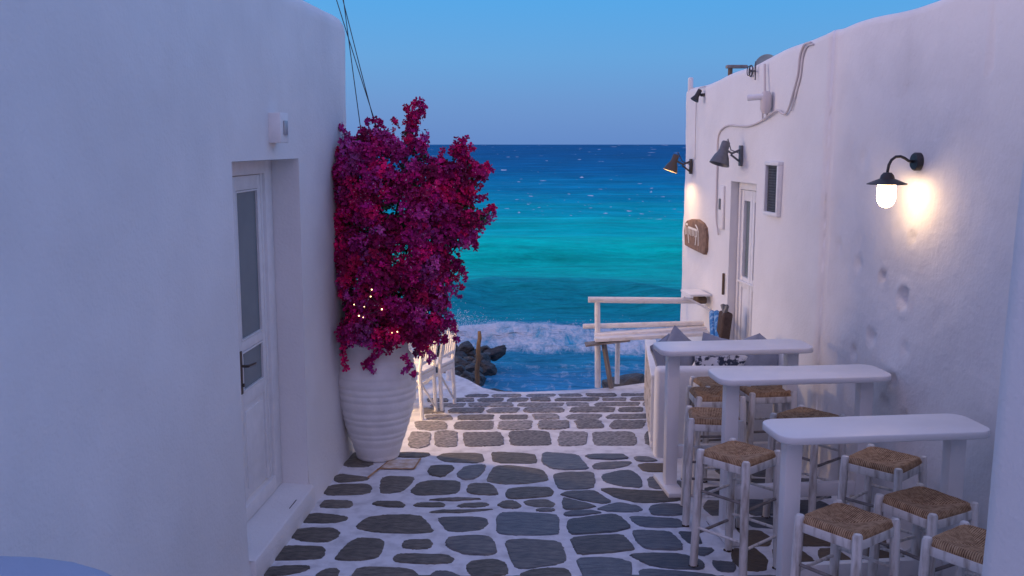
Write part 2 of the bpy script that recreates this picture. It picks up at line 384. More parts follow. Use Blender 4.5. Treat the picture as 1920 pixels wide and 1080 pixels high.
# ------------------------------------------------------------ pavement
edge_px = [(600, 700), (800, 698), (850, 701), (878, 712), (905, 727), (935, 734), (985, 735), (1080, 731), (1140, 727), (1215, 717), (1300, 712), (1400, 712)]
edge = [onz(*p) for p in edge_px]
poly = [(-4.5, -4), (-4.5, edge[0].y)] + [(p.x, p.y) for p in edge] + [(4.5, edge[-1].y), (4.5, -4)]
pv = MB(); n = len(poly)
vt = [(x, y, 0) for x, y in poly]; vb = [(x+.0, y+.02*(1 if y > 5 else 0), -1.6) for x, y in poly]
pv.add(vt+vb, [tuple(reversed(range(n)))]+[(i, (i+1) % n, n+(i+1) % n, n+i) for i in range(n)])
pave = pv.build('pavement', M['mortar']); tag(pave, kind='structure')

def c1(l): return [(480+u/4, 820+v/4) for u, v in l]
def c2(l): return [(880+u/4, 820+v/4) for u, v in l]
st1 = [
 [(590,300),(640,280),(720,290),(850,305),(820,325),(640,340),(600,330)],
 [(660,180),(750,110),(860,105),(880,200),(830,222),(700,222),(665,210)],
 [(1070,118),(1290,122),(1300,135),(1250,152),(1070,152)],
 [(505,420),(530,380),(600,360),(830,355),(865,380),(840,425),(560,437)],
 [(935,370),(945,310),(990,292),(1180,300),(1180,320),(1100,405),(990,422),(935,415)],
 [(1160,410),(1220,345),(1300,325),(1530,330),(1520,400),(1480,425),(1220,438)],
 [(1355,150),(1420,122),(1690,120),(1707,180),(1640,195),(1420,185)],
 [(1295,250),(1320,215),(1470,212),(1480,240),(1400,300),(1310,285)],
 [(1505,285),(1570,220),(1720,208),(1715,240),(1650,310),(1560,322)],
 [(1585,410),(1600,360),(1640,350),(1760,355),(1800,395),(1810,435),(1640,430)],
 [(487,515),(510,482),(560,475),(710,480),(718,510),(690,530),(500,527)],
 [(875,500),(920,485),(1080,487),(1112,510),(1095,528),(1010,525),(900,510)],
 [(1185,512),(1220,495),(1390,493),(1412,510),(1390,525),(1210,522)],
 [(1295,472),(1400,462),(1520,458),(1705,466),(1530,477),(1400,477)],
 [(1508,515),(1580,495),(1720,493),(1742,508),(1700,522),(1540,527)],
 [(1305,560),(1400,546),(1590,546),(1785,539),(1690,555),(1560,564),(1330,570)],
 [(355,630),(380,580),(450,570),(600,585),(685,600),(670,625),(570,643),(370,642)],
 [(755,665),(840,605),(960,588),(1130,583),(1230,592),(1270,630),(1335,712),(1180,722),(900,712),(780,690)],
 [(1365,610),(1420,598),(1660,598),(1730,615),(1735,650),(1690,690),(1560,708),(1440,705)],
 [(255,740),(290,700),(400,685),(580,688),(622,715),(600,755),(520,787),(360,780),(280,755)],
 [(598,905),(650,850),(700,795),(780,760),(955,775),(940,850),(900,905),(760,925),(620,920)],
 [(1105,810),(1120,775),(1300,768),(1320,800),(1290,835),(1180,838),(1108,830)],
 [(1430,790),(1450,755),(1560,745),(1740,745),(1780,790),(1800,870),(1720,885),(1580,880),(1440,825)],
 [(110,915),(180,830),(260,822),(500,825),(510,850),(495,905),(420,915),(150,922)],
 [(1035,910),(1070,882),(1160,878),(1430,885),(1480,915),(1450,945),(1300,950),(1060,940)],
 [(1580,970),(1620,930),(1800,918),(1870,950),(1885,1010),(1860,1035),(1640,1050),(1600,1010)],
 [(30,1020),(90,980),(300,965),(385,968),(400,985),(330,1015),(150,1040),(50,1038)],
 [(455,1035),(520,990),(600,985),(620,1005),(600,1060),(460,1065)],
 [(725,1040),(760,990),(830,975),(1100,985),(1180,1005),(1215,1045),(1200,1100),(740,1110)],
 [(1315,1030),(1360,1005),(1450,1010),(1530,1050),(1500,1095),(1330,1095)]]
st2 = [
 [(165,115),(250,112),(480,125),(500,160),(497,198),(190,192)],
 [(130,315),(195,212),(330,212),(545,245),(575,290),(590,325),(400,350),(250,352),(150,335)],
 [(550,115),(730,128),(810,135),(850,185),(900,240),(700,243),(620,235),(552,195)],
 [(870,138),(960,130),(1150,130),(1190,160),(1100,168),(910,165)],
 [(925,215),(960,195),(1130,185),(1220,188),(1180,215),(1080,235),(945,242)],
 [(1240,150),(1330,148),(1410,175),(1350,185),(1260,180)],
 [(632,280),(720,262),(925,258),(940,330),(920,385),(680,393),(650,340)],
 [(990,285),(1100,255),(1200,243),(1260,280),(1290,330),(1290,380),(1130,365),(1020,335)],
 [(1340,305),(1420,295),(1480,330),(1595,332),(1600,385),(1360,387)],
 [(280,420),(300,390),(430,376),(600,378),(630,410),(600,445),(330,465),(285,450)],
 [(980,390),(1060,382),(1250,400),(1560,410),(1592,445),(1580,475),(1420,488),(1270,492),(1100,455)],
 [(690,430),(740,410),(930,403),(980,430),(1068,485),(1010,500),(870,478),(700,437)],
 [(705,455),(760,470),(950,517),(880,535),(708,545)],
 [(955,540),(1060,505),(1130,492),(1270,520),(1295,545),(1250,560),(1060,558)],
 [(215,510),(260,482),(340,482),(388,520),(340,535),(260,530)],
 [(408,485),(470,470),(580,468),(638,500),(620,525),(500,522),(440,510)],
 [(503,545),(530,538),(635,540),(630,555),(520,555)],
 [(708,572),(780,555),(900,552),(995,568),(900,580),(740,595)],
 [(212,600),(240,572),(330,565),(640,580),(665,610),(668,700),(655,732),(350,735),(230,725),(210,700)],
 [(740,620),(860,605),(1060,577),(1120,590),(1200,660),(1195,685),(1080,710),(780,732),(745,700)],
 [(1205,595),(1300,598),(1570,612),(1598,650),(1590,678),(1300,672),(1240,640)],
 [(1355,545),(1370,515),(1440,502),(1580,505),(1640,575),(1500,590),(1370,580)],
 [(275,790),(310,772),(430,768),(670,785),(700,830),(720,935),(620,960),(400,988),(340,970),(300,860)],
 [(760,760),(920,745),(1145,737),(1190,780),(1240,845),(1050,865),(820,882),(790,830)],
 [(1222,710),(1290,702),(1500,712),(1540,750),(1590,800),(1590,848),(1330,840),(1270,790)],
 [(1568,710),(1705,715),(1750,800),(1640,795),(1600,745)],
 [(1205,885),(1330,872),(1600,880),(1720,915),(1760,960),(1740,995),(1500,985),(1350,960),(1260,915)],
 [(810,915),(960,905),(1130,920),(1215,945),(1200,1040),(1180,1095),(880,1095),(840,1000)],
 [(385,1035),(460,1000),(600,985),(730,990),(760,1050),(770,1110),(360,1110)],
 [(1280,1010),(1310,990),(1600,1010),(1860,1040),(1850,1110),(1290,1110)],
 [(1820,930),(1900,935),(1985,945),(1985,1010),(1870,1005)],
 [(1665,840),(1720,832),(1830,840),(1770,890),(1710,880)]]
M['slate_warm'] = mat('slate_warm', (.085, .08, .07), .65, .4, vcol=(.19, .17, .14), vscale=13, bump=.010, bscale=26, bump2=.004, bscale2=90, attr='rand', stretch=(1, 2.4, 1), detail=10)
M['slate_blue'] = mat('slate_blue', (.07, .085, .11), .55, .5, vcol=(.16, .17, .18), vscale=9, bump=.010, bscale=22, bump2=.004, bscale2=90, attr='rand', stretch=(1, 4, 1), detail=10)
NST = 0
def stone(pts, m, hgt=.007, it=1, jit=.004, g=0):
    global NST
    if m is M['slate']: m = M[('slate_warm', 'slate', 'slate_blue')[min(2, max(0, int(1.1+sum(x for x, y in pts)/len(pts)*1.3+random.gauss(0, .8))))]]
    p = chaikin(pts, it)
    q = []
    for i in range(len(p)):
        a, b = p[i], p[(i+1) % len(p)]
        q += [(a[0]*(1-f_)+b[0]*f_, a[1]*(1-f_)+b[1]*f_) for f_ in (0, .34, .67)]
    p = [(x+random.uniform(-jit, jit), y+random.uniform(-jit, jit)) for x, y in q]
    cx = sum(x for x, y in p)/len(p); cy = sum(y for x, y in p)/len(p); n = len(p)
    h = hgt+random.uniform(-.003, .004)
    def ins(d, z, up=0):
        o = []
        for x, y in p:
            l = math.hypot(x-cx, y-cy) or 1; o.append((x-cx-(x-cx)/l*d, y-cy-(y-cy)/l*d, z))
        return o
    vs = ins(-.012+g, -.004)+ins(-.007+g, h*.6)+ins(-.001+g, h)
    fs = []
    for k in range(2):
        for i in range(n): fs.append((k*n+i, k*n+(i+1) % n, (k+1)*n+(i+1) % n, (k+1)*n+i))
    fs.append(tuple(range(2*n, 3*n)))
    o = MB().add(vs, fs).build('paving_stone', m, pave); o.location = (cx, cy, 0); o.rotation_euler = (random.uniform(-.008, .008), random.uniform(-.008, .008), 0); NST += 1
    # make sure the top faces up
    if o.data.polygons[-1].normal.z < 0: o.data.flip_normals()
for l in [c1(x) for x in st1]+[c2(x) for x in st2]:
    stone([tuple(onz(px, py)[:2]) for px, py in l], M['slate'])
stone([tuple(onz(px, py)[:2]) for px, py in c2([(1265,210),(1330,197),(1470,200),(1515,235),(1510,260),(1310,258)])], M['slate_brown'])
# far rows in front of the quay edge: each row is a course of flat stones
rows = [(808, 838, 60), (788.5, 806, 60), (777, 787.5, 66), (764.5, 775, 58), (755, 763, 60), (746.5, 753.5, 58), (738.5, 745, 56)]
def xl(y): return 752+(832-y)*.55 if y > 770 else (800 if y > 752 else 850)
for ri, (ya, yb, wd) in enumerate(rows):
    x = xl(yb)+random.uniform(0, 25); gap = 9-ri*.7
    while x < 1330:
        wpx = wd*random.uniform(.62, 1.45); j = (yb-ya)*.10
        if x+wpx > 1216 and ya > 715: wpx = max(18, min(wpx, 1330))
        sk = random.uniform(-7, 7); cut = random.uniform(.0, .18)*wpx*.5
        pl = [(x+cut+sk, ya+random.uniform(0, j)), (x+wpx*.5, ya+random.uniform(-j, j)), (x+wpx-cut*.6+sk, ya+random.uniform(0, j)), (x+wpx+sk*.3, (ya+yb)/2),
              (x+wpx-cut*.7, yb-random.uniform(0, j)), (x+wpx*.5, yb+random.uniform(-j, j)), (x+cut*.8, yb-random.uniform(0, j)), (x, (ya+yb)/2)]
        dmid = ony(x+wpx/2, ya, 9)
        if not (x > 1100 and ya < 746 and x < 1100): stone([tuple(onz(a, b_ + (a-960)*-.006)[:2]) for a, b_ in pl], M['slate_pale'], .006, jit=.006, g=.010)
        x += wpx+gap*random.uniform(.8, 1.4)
# filler courses: under the tables and towards the camera
def course(X0, X1, Y0, Y1, m, wid=.32):
    x = X0
    while x < X1-.08:
        ww = min(wid*random.uniform(.55, 1.3), X1-x); c = .035; s = random.uniform(-.03, .03); j = .012
        r_ = lambda: random.uniform(-j, j)
        pl = [(x+c, Y0+r_()), (x+ww/2, Y0+r_()), (x+ww-c, Y0+r_()), (x+ww+s*.5, (Y0+Y1)/2), (x+ww-c+s, Y1+r_()), (x+ww/2+s, Y1+r_()), (x+c+s, Y1+r_()), (x+s*.5, (Y0+Y1)/2)]
        stone(pl, m, .007); x += ww+random.uniform(.03, .06)
y = 5.36
xs_ = {5.36: 1.32}
yy = 5.32
for k, hgt in enumerate([.30, .24, .17, .27, .20, .14, .25, .16]):
    xs = 1.28 + (.04*math.sin(k*2)) + (.0 if yy < 6.2 else -.0)
    if yy > 6.55: xs = 1.52
    course(xs, 2.33-.1*(yy-5.3), yy, yy+hgt, M['slate_brown'] if k in (0, 1) else M['slate'], .30); yy += hgt+.045
yy = 3.55
for k, hgt in enumerate([.32, .26, .30, .34, .27]):
    course(-1.42, 2.4, yy, yy+hgt, M['slate'], .42); yy += hgt+.05
# rust-stained square slab by the pot (a drain lid) in the paving
ql = [onz(*p) for p in c1([(925,240),(1010,172),(1235,165),(1185,243)])]
MB().add([Vector((p.x, p.y, .004)) for p in ql], [(0, 1, 2, 3)]).build('paving_slab', M['rust'], pave)['label'] = 'square rust-stained pale slab beside the pot'
rl = MB()
def strip(a, b, w_, z):
    a = Vector(a); b = Vector(b); d = (b-a).normalized(); n_ = Vector((-d.y, d.x, 0))*w_
    rl.add([a+n_+Vector((0, 0, z)), a-n_+Vector((0, 0, z)), b-n_+Vector((0, 0, z)), b+n_+Vector((0, 0, z))], [(0, 1, 2, 3)])
strip(ql[0], ql[3], .010, .008); strip(ql[3], ql[2], .007, .0085); strip(ql[1], ql[0], .005, .009)
strip(onz(*c1([(830, 315)])[0]), onz(*c1([(925, 240)])[0]), .010, .0075)
rl.build('rust_stain', M['rustline'], pave)
# loose dark drain slots near the step
# ------------------------------------------------------------ swept plaster walls
def sweep(path, top, step=.07, hole=None, zstep=.07, amp=.012, dents=(), rt=.10, thick=.34, z0=-1.5, round_=.10, flare=.05, roofz=.35):
    # resample path with rounded corners
    P = [Vector((x, y, 0)) for x, y in path]
    out_ = [P[0]]
    for i in range(1, len(P)-1):
        a = (P[i-1]-P[i]); b = (P[i+1]-P[i]); r = min(round_, a.length/2, b.length/2)
        if a.normalized().dot(b.normalized()) < -.995: out_.append(P[i]); continue
        A = P[i]+a.normalized()*r; B = P[i]+b.normalized()*r
        for k in range(7):
            t_ = k/6; out_.append(A*(1-t_)**2+P[i]*2*t_*(1-t_)+B*t_*t_)
    out_.append(P[-1])
    pts = []; 
    for i in range(len(out_)-1):
        a, b = out_[i], out_[i+1]; l = (b-a).length; n_ = max(1, int(l/step))
        ks = [k/n_ for k in range(n_)]
        if hole:
            for hy in hole[:2]:
                lo, hi = sorted((a.y, b.y))
                if lo < hy < hi and abs(b.y-a.y) > .5:
                    tt_ = (hy-a.y)/(b.y-a.y); ks = [k for k in ks if abs(k-tt_) > .3/n_]+[tt_]
        for k in sorted(ks): pts.append(a+(b-a)*k)
    pts.append(out_[-1])
    zs = list(np.arange(z0, 2.9, zstep))
    if hole:
        for hz in hole[2:4]: zs = [z for z in zs if abs(z-hz) > zstep*.4]+[hz]
    zs = sorted(zs)
    mb = MB(); grid = []
    for i, p in enumerate(pts):
        t_ = (pts[min(i+1, len(pts)-1)]-pts[max(i-1, 0)]).normalized(); nrm = Vector((t_.y, -t_.x, 0))
        tp = top(p.y); col_ = []
        prof = [(0, z) for z in zs if z < tp-rt-.02]
        nfix = 64
        ext = [(0, tp-rt)]+[(-rt*(1-math.cos(a_)), tp-rt+rt*math.sin(a_)) for a_ in (.4, .8, 1.2, 1.57)]+[(-thick*.5, tp+.004)]+[(-thick+.06, tp-.01), (-thick, tp-.08), (-thick, tp-roofz), (-thick-.08, tp-roofz)]
        # keep the same number of rows everywhere
        base = [(0, z) for z in zs if z < 2.80]
        prof = base+ext
        for (o, z) in prof:
            q = p+nrm*o
            d = amp*(fbm(q.x*1.1+3, q.y*1.1, z*1.1, 4)*1.0+.22*fbm(q.x*5, q.y*5, z*5, 3))
            if o < -.2: d = 0
            if hole:
                m_ = max(hole[0]-p.y, p.y-hole[1], hole[2]-z, z-hole[3]) if abs(t_.y) > .7 else 1
                d *= min(1, max(0, abs(m_)/.12)) if m_ > -.3 else 0
            if o > -.01: d += flare*math.exp(-max(z, 0)/.10)*(0 if (hole and hole[0]-.0 <= p.y <= hole[1] and False) else 1)
            for (dp, dr, dd) in dents:
                e = math.sqrt((p.y-dp.y)**2+((z-dp.z)*.9)**2)/dr
                if e < 2.2: d -= dd*math.exp(-e**4)*(1+.5*fbm(q.y*25, z*25, 3, 2)) - dd*.30*math.exp(-((e-1.35)/.3)**2)
            q = q+nrm*d+Vector((0, 0, z)); col_.append(q)
        grid.append((p, col_))
    nz = len(grid[0][1]); vs_ = [v for _, c in grid for v in c]; fs_ = []
    bz = [z for z in zs if z < 2.80]
    for i in range(len(grid)-1):
        for j in range(nz-1):
            if hole and j+1 < len(bz):
                ym = (grid[i][0].y+grid[i+1][0].y)/2; zm = (bz[j]+bz[j+1])/2
                if hole[0] < ym < hole[1] and hole[2] < zm < hole[3] and abs(grid[i+1][0].y-grid[i][0].y) > .005: continue
            a = i*nz+j; fs_.append((a+nz, a, a+1, a+nz+1) if False else (a, a+nz, a+nz+1, a+1))
    mb.add(vs_, fs_); return mb
def orient(o, inside):
    # flip the sheet if it faces inwards
    c = 0
    for p in o.data.polygons:
        if abs(p.normal.z) < .3: c += p.area*(p.normal.dot(p.center-Vector(inside)))
    if c < 0: o.data.flip_normals()

# left house
left = empty('white_house', (-3, 4, 0), label='plain white house with a glazed door on the left side of the lane', cat='house')
LH = (5.13, 6.34, .145, 2.31)
lw = sweep([(LA+LB*-4, -4), (LA+LB*7.76, 7.76), (-8, 8.1)], lambda y: 3.37, step=.10, zstep=.10, hole=LH, amp=.016, round_=.13, rt=.14, flare=.035)
def inparent(o, par): o.parent = par; o.matrix_parent_inverse = Matrix.Translation(-Vector(par.location)); return o
o = lw.build('wall', M['plaster'], smooth=True); orient(o, (-6, 2, 1)); inparent(o, left)
ddl = Vector((LB, 1, 0)).normalized(); ndl = Vector((ddl.y, -ddl.x, 0))
def Lp(y, off, z): return Vector((LA+LB*y, y, z))+ndl*off
ML = Matrix(((ndl.x, ddl.x, 0, 0), (ndl.y, ddl.y, 0, 0), (0, 0, 1, 0), (0, 0, 0, 1)))   # local x = out of wall, local y = along
def boxL(mb, y0, y1, o0, o1, z0, z1, bev=.003):
    c = Lp((y0+y1)/2, (o0+o1)/2, (z0+z1)/2)
    mb.box(c, (abs(o1-o0), (y1-y0)*math.sqrt(1+LB*LB), z1-z0), rot=ML, bev=bev); return mb
rf = MB(); rf.add([(LA+LB*7.4-.3, 7.4, 3.0), (LA+LB*-4-.3, -4, 3.0), (-8, -4, 3.0), (-8, 7.6, 3.0)], [(0, 1, 2, 3)]); inparent(rf.build('roof', M['plaster']), left)
# reveal
RV = .175
rv = MB()
for (ya, za, yb, zb) in ((LH[0], LH[2], LH[0], LH[3]), (LH[1], LH[2], LH[1], LH[3]), (LH[0], LH[3], LH[1], LH[3])):
    rv.add([Lp(ya, .002, za), Lp(yb, .002, zb), Lp(yb, -RV-.06, zb), Lp(ya, -RV-.06, za)], [(0, 1, 2, 3)])
rv.add([Lp(LH[0]-.01, .03, LH[2]), Lp(LH[1]+.01, .03, LH[2]), Lp(LH[1]+.01, -RV-.06, LH[2]+.012), Lp(LH[0]-.01, -RV-.06, LH[2]+.012)], [(0, 1, 2, 3)])
inparent(rv.build('door_reveal', M['plaster']), left)
sl = MB(); boxL(sl, LH[0]-.0, LH[1]+.0, -.10, .045, -.02, .143, .012); inparent(sl.build('door_step', M['plaster'], smooth=True, angle=40), left)
sl = MB(); boxL(sl, 5.9, 6.05, .0, .006, .147, .1485, 0); inparent(sl.build('drain_slot', M['darkmetal']), left)
frm = MB()
boxL(frm, 6.20, 6.335, -RV-.05, -RV+.0, .16, 2.30); boxL(frm, 6.165, 6.20, -RV-.05, -RV-.018, .16, 2.30)
boxL(frm, 5.135, 5.19, -RV-.05, -RV+.0, .16, 2.30); boxL(frm, 5.19, 6.20, -RV-.05, -RV, 2.22, 2.30)
boxL(frm, 5.19, 6.20, -RV-.05, -RV+.004, .16, .255)
fo = inparent(frm.build('door_frame', M['paint'], smooth=True, angle=35), left)
def leaf(y0, y1, handle):
    L_ = MB(); a, b_ = -RV-.055, -RV-.022
    s_ = .072
    boxL(L_, y0+.003, y0+s_, a, b_, .262, 2.213); boxL(L_, y1-s_+.02, y1-.003, a, b_, .262, 2.213)
    boxL(L_, y0+s_, y1-s_+.02, a, b_-.001, 2.13, 2.213); boxL(L_, y0+s_, y1-s_+.02, a, b_-.001, 1.175, 1.235)
    boxL(L_, y0+s_, y1-s_+.02, a, b_-.001, .84, .925); boxL(L_, y0+s_, y1-s_+.02, a, b_-.010, .262, .84); boxL(L_, y0+s_+.035, y1-s_-.015, a, b_-.004, .32, .80)
    o = inparent(L_.build('door', M['paint'], smooth=True, angle=35), left)
    for z0, z1 in ((1.238, 2.127), (.928, 1.172)):
        gl = MB(); boxL(gl, y0+s_+.002, y1-s_+.018, a+.012, a+.018, z0, z1, 0)
        gl.build('glass', M['glassdark'], o).matrix_parent_inverse = Matrix.Identity(4)
        bd = MB()
        for (ya, yb, za, zb) in ((y0+s_, y0+s_+.010, z0, z1), (y1-s_+.010, y1-s_+.02, z0, z1), (y0+s_+.01, y1-s_+.01, z0, z0+.01), (y0+s_+.01, y1-s_+.01, z1-.01, z1)):
            boxL(bd, ya, yb, a+.018, b_+.002, za, zb, .002)
        bd.build('glazing_bead', M['paint'], o)
    if handle:
        hb = MB(); boxL(hb, y0+.022, y0+.05, b_, b_+.008, .93, 1.19, .003)
        p0 = Lp(y0+.036, b_+.006, 1.10); p1 = Lp(y0+.036, b_+.05, 1.10); p2 = Lp(y0+.14, b_+.055, 1.095)
        hb.tube([p0, p1], .008); hb.tube([p1-ndl*.004, p2], .0075); hb.tube([Lp(y0+.036, b_+.006, .985), Lp(y0+.036, b_+.02, .985)], .011)
        hb.build('handle', M['bronze'], o, smooth=True, angle=40)
    return o
leaf(5.655, 6.165, True); leaf(5.19, 5.652, False)
# roof mast of the left house (carries the wires)
# ------------------------------------------------------------ right house
right = empty('white_house', (3, 8, 0), label='white house with a wavy roofline on the right, behind the bar tables', cat='house')
def rtop(y):
    xs_ = [3, 5.7, 6.9, 7.3, 8.4, 9.4, 10.5]; zs_ = [3.24, 3.21, 3.19, 3.16, 3.075, 3.0, 2.955]
    return float(np.interp(y, xs_, zs_))+.01*math.sin(y*5)
def RX(y): return RA+RB*y
JY = 6.98
dents = []
for (px, py, r_, d_) in ((1710, 447, .035, .022), (1657, 520, .035, .03), (1695, 560, .055, .05), (1612, 495, .045, .018), (1638, 632, .05, .025), (1677, 715, .04, .03),
                         (1682, 430, .03, .015), (1700, 655, .045, .015), (1604, 660, .04, .02), (1575, 460, .04, .015), (1695, 790, .05, .02), (1660, 755, .04, .018), (1856, 125, .035, .02), (1700, 165, .03, .012), (1620, 300, .05, .010), (1760, 600, .05, .006)):
    p = onR(px, py, -.05); dents.append((p, r_, d_))
RH = (8.28, 8.92, .10, 2.07)
nd = Vector((-1, RB, 0)).normalized(); dd = Vector((RB, 1, 0)).normalized()
def Rp(y, off, z): return Vector((RX(y), y, z))+nd*off
rw = sweep([(3.6, 10.5), (RX(10.45), 10.45), (RX(JY), JY), (RX(JY)+.052, JY-.035), (RX(2.6)+.05, 2.6)], rtop, step=.032, zstep=.034, hole=RH, amp=.014, dents=dents, round_=.04, rt=.06, flare=.03)
o = rw.build('wall', M['plaster'], smooth=True); orient(o, (6, 8, 1)); o.data.materials.append(M['plaster_rough'])
for p_ in o.data.polygons:
    if p_.center.y < JY-.06: p_.material_index = 1
inparent(o, right)
MR = Matrix(((nd.x, dd.x, 0, 0), (nd.y, dd.y, 0, 0), (0, 0, 1, 0), (0, 0, 0, 1)))
def boxR(mb, y0, y1, o0, o1, z0, z1, bev=.003):
    c = Rp((y0+y1)/2, (o0+o1)/2, (z0+z1)/2)
    # keep a right-handed frame
    mb.box(c, (abs(o1-o0), (y1-y0)*math.sqrt(1+RB*RB), z1-z0), rot=MR, bev=bev)
    return mb
rv = MB()
for (ya, za, yb, zb) in ((RH[0], RH[2], RH[0], RH[3]), (RH[1], RH[2], RH[1], RH[3]), (RH[0], RH[3], RH[1], RH[3]), (RH[0], RH[2], RH[1], RH[2])):
    rv.add([Rp(ya, .002, za), Rp(yb, .002, zb), Rp(yb, -.16, zb), Rp(ya, -.16, za)], [(0, 1, 2, 3)])
inparent(rv.build('door_reveal', M['plaster']), right)
frm = MB(); boxR(frm, 8.285, 8.33, -.14, -.07, .11, 2.065); boxR(frm, 8.87, 8.915, -.14, -.07, .11, 2.065); boxR(frm, 8.33, 8.87, -.14, -.07, 2.0, 2.065)
inparent(frm.build('door_frame', M['paint'], smooth=True, angle=35), right)
for (y0, y1, hd) in ((8.60, 8.868, False), (8.332, 8.598, True)):
    L_ = MB(); a, b_ = -.13, -.085; s_ = .055
    boxR(L_, y0+.003, y0+s_, a, b_, .12, 1.995); boxR(L_, y1-s_, y1-.003, a, b_, .12, 1.995)
    boxR(L_, y0+s_, y1-s_, a, b_-.002, 1.90, 1.995); boxR(L_, y0+s_, y1-s_, a, b_-.002, 1.12, 1.22); boxR(L_, y0+.0, y1-.0, b_, b_+.018, 1.165, 1.185)
    boxR(L_, y0+s_, y1-s_, a, b_-.012, .12, 1.12)
    o = inparent(L_.build('door', M['paint'], smooth=True, angle=35), right)
    gl = MB(); boxR(gl, y0+s_, y1-s_, a+.01, a+.016, 1.22, 1.90, 0); gl.build('glass', M['glassdark'], o)
    if hd:
        hb = MB(); boxR(hb, y0+.015, y0+.035, b_, b_+.012, .78, 1.02, .003); hb.tube([Rp(y0+.025, b_+.01, .92), Rp(y0+.025, b_+.05, .92), Rp(y0+.025, b_+.05, .84)], .007)
        hb.build('handle', M['steel'], o, smooth=True, angle=40)
rf = MB(); rf.add([(RX(y_)+.33, y_, rtop(y_)-.36) for y_ in (10.0, 9, 8, 7, 6, 5, 4, 3)]+[(7.5, y_, 2.7) for y_ in (3, 4, 5, 6, 7, 8, 9, 10.0)], [(i, i+1, 14-i, 15-i) for i in range(7)]); inparent(rf.build('roof', M['plaster']), right)
# vent grille
vy0, vy1, vz0, vz1 = onR(1470, 303).y, onR(1443, 303).y, onR(1455, 405).z, onR(1455, 303).z
vg = MB(); 
boxR(vg, vy0, vy1, 0, .045, vz1-.03, vz1, .004); boxR(vg, vy0, vy1, 0, .045, vz0, vz0+.03, .004); boxR(vg, vy0, vy0+.03, 0, .045, vz0+.03, vz1-.03, .004); boxR(vg, vy1-.03, vy1, 0, .045, vz0+.03, vz1-.03, .004)
vo = inparent(vg.build('vent', M['paint'], smooth=True, angle=35), right)
vm_ = MB(); boxR(vm_, vy0+.03, vy1-.03, .002, .012, vz0+.03, vz1-.03, 0); vm_.build('vent_back', M['glassgrille'], vo)
vm_ = MB()
for k in range(9): y_ = vy0+.03+(vy1-vy0-.06)*(k+.5)/9; boxR(vm_, y_-.004, y_+.004, .014, .022, vz0+.03, vz1-.03, 0)
for k in range(17): z_ = vz0+.03+(vz1-vz0-.06)*(k+.5)/17; boxR(vm_, vy0+.03, vy1-.03, .013, .020, z_-.0035, z_+.0035, 0)
vm_.build('vent_mesh', M['greymetal'], vo)
# arched shallow relief and slot beside the right door
bx = MB(); p = onR(1354, 400); boxR(bx, p.y-.02, p.y+.025, 0, .03, 1.80, 1.90, .004); tag(bx.build('letter_slot', M['greymetal']), 'small grey metal box on the wall left of the far door', 'wall box')
bx = MB(); boxR(bx, 9.07, 9.20, 0, .022, 1.62, 2.02, .01); inparent(bx.build('plaster_patch', M['plaster'], smooth=True, angle=60), right)
bx = MB(); boxR(bx, 9.02, 9.04, 0, .02, 1.02, 1.22, .004); tag(bx.build('towel_hook', M['wood']), 'thin brown wooden hook bar on the wall left of the far door', 'hook')

# ------------------------------------------------------------ near pillar (right) and parapet (lower left)
pl_ = MB(); ytop = 3.9
Yp = 2.9; colx = []
for k in range(30):
    z = -.02+k*.14
    base = ony(1829, 1080, Yp).x; bz = ony(1835, 1080, Yp).z; tx = ony(1914, 200, Yp).x; tz = ony(1919, 200, Yp).z
    x = base+(tx-base)*(z-bz)/(tz-bz)
    for (ox, oy) in ((1.6, 0), (.10, 0), (.03, -.0), (.006, -.022), (.012, -.07), (.06, -.3), (.22, -1.1), (1.6, -1.1)):
        nn = .012*fbm(x*2, (Yp+oy)*2, z*1.3+9, 3); pl_.v.append((x+ox+(nn if ox < .5 else 0), Yp+oy+nn*.5, z))
for k in range(29):
    for j in range(7): a = k*8+j; pl_.f.append((a, a+1, a+9, a+8))
o = pl_.build('white_house', M['plaster'], smooth=True); orient(o, (x+1, Yp-.5, 1))
tag(o, 'near white plaster house corner cutting off the right edge of the view', 'house')
pp = MB(); Yq = 2.25
a0 = ony(0, 1030, Yq); a1 = ony(205, 1085, Yq)
prof_ = [(ony(px, py, Yq).x, ony(px, py, Yq).z) for px, py in ((-420, 1040), (-200, 1031), (0, 1028), (80, 1031), (150, 1040), (205, 1056), (235, 1072), (255, 1090), (268, 1120), (275, 1180))]
prof_ = [(x, z) for x, z in prof_]+[(prof_[-1][0]+.005, 0.0)]
ys2 = [Yq-.32, Yq-.30, Yq-.24, Yq-.06, Yq-.015, Yq]; ins_ = [.05, .02, 0, 0, .012, .05]
for yy_, q_ in zip(ys2, ins_):
    for x, z in prof_: pp.v.append((x-q_, yy_, max(0, z-q_)))
n_ = len(prof_)
for k in range(len(ys2)-1):
    for j in range(n_-1): a = k*n_+j; pp.f.append((a, a+n_, a+n_+1, a+1))
fr = []
for k_, yy_ in ((0, ys2[0]), (len(ys2)-1, ys2[-1])):
    o_ = len(pp.v); pp.v.append((prof_[0][0], yy_, 0)); pp.f.append(tuple([k_*n_+j for j in range(n_)]+[o_]))
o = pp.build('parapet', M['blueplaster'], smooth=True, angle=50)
bm = bmesh.new(); bm.from_mesh(o.data); bmesh.ops.recalc_face_normals(bm, faces=bm.faces); bm.to_mesh(o.data); bm.free()
tag(o, 'rounded blue-tinted parapet end close to the viewer at the lower left', 'parapet')

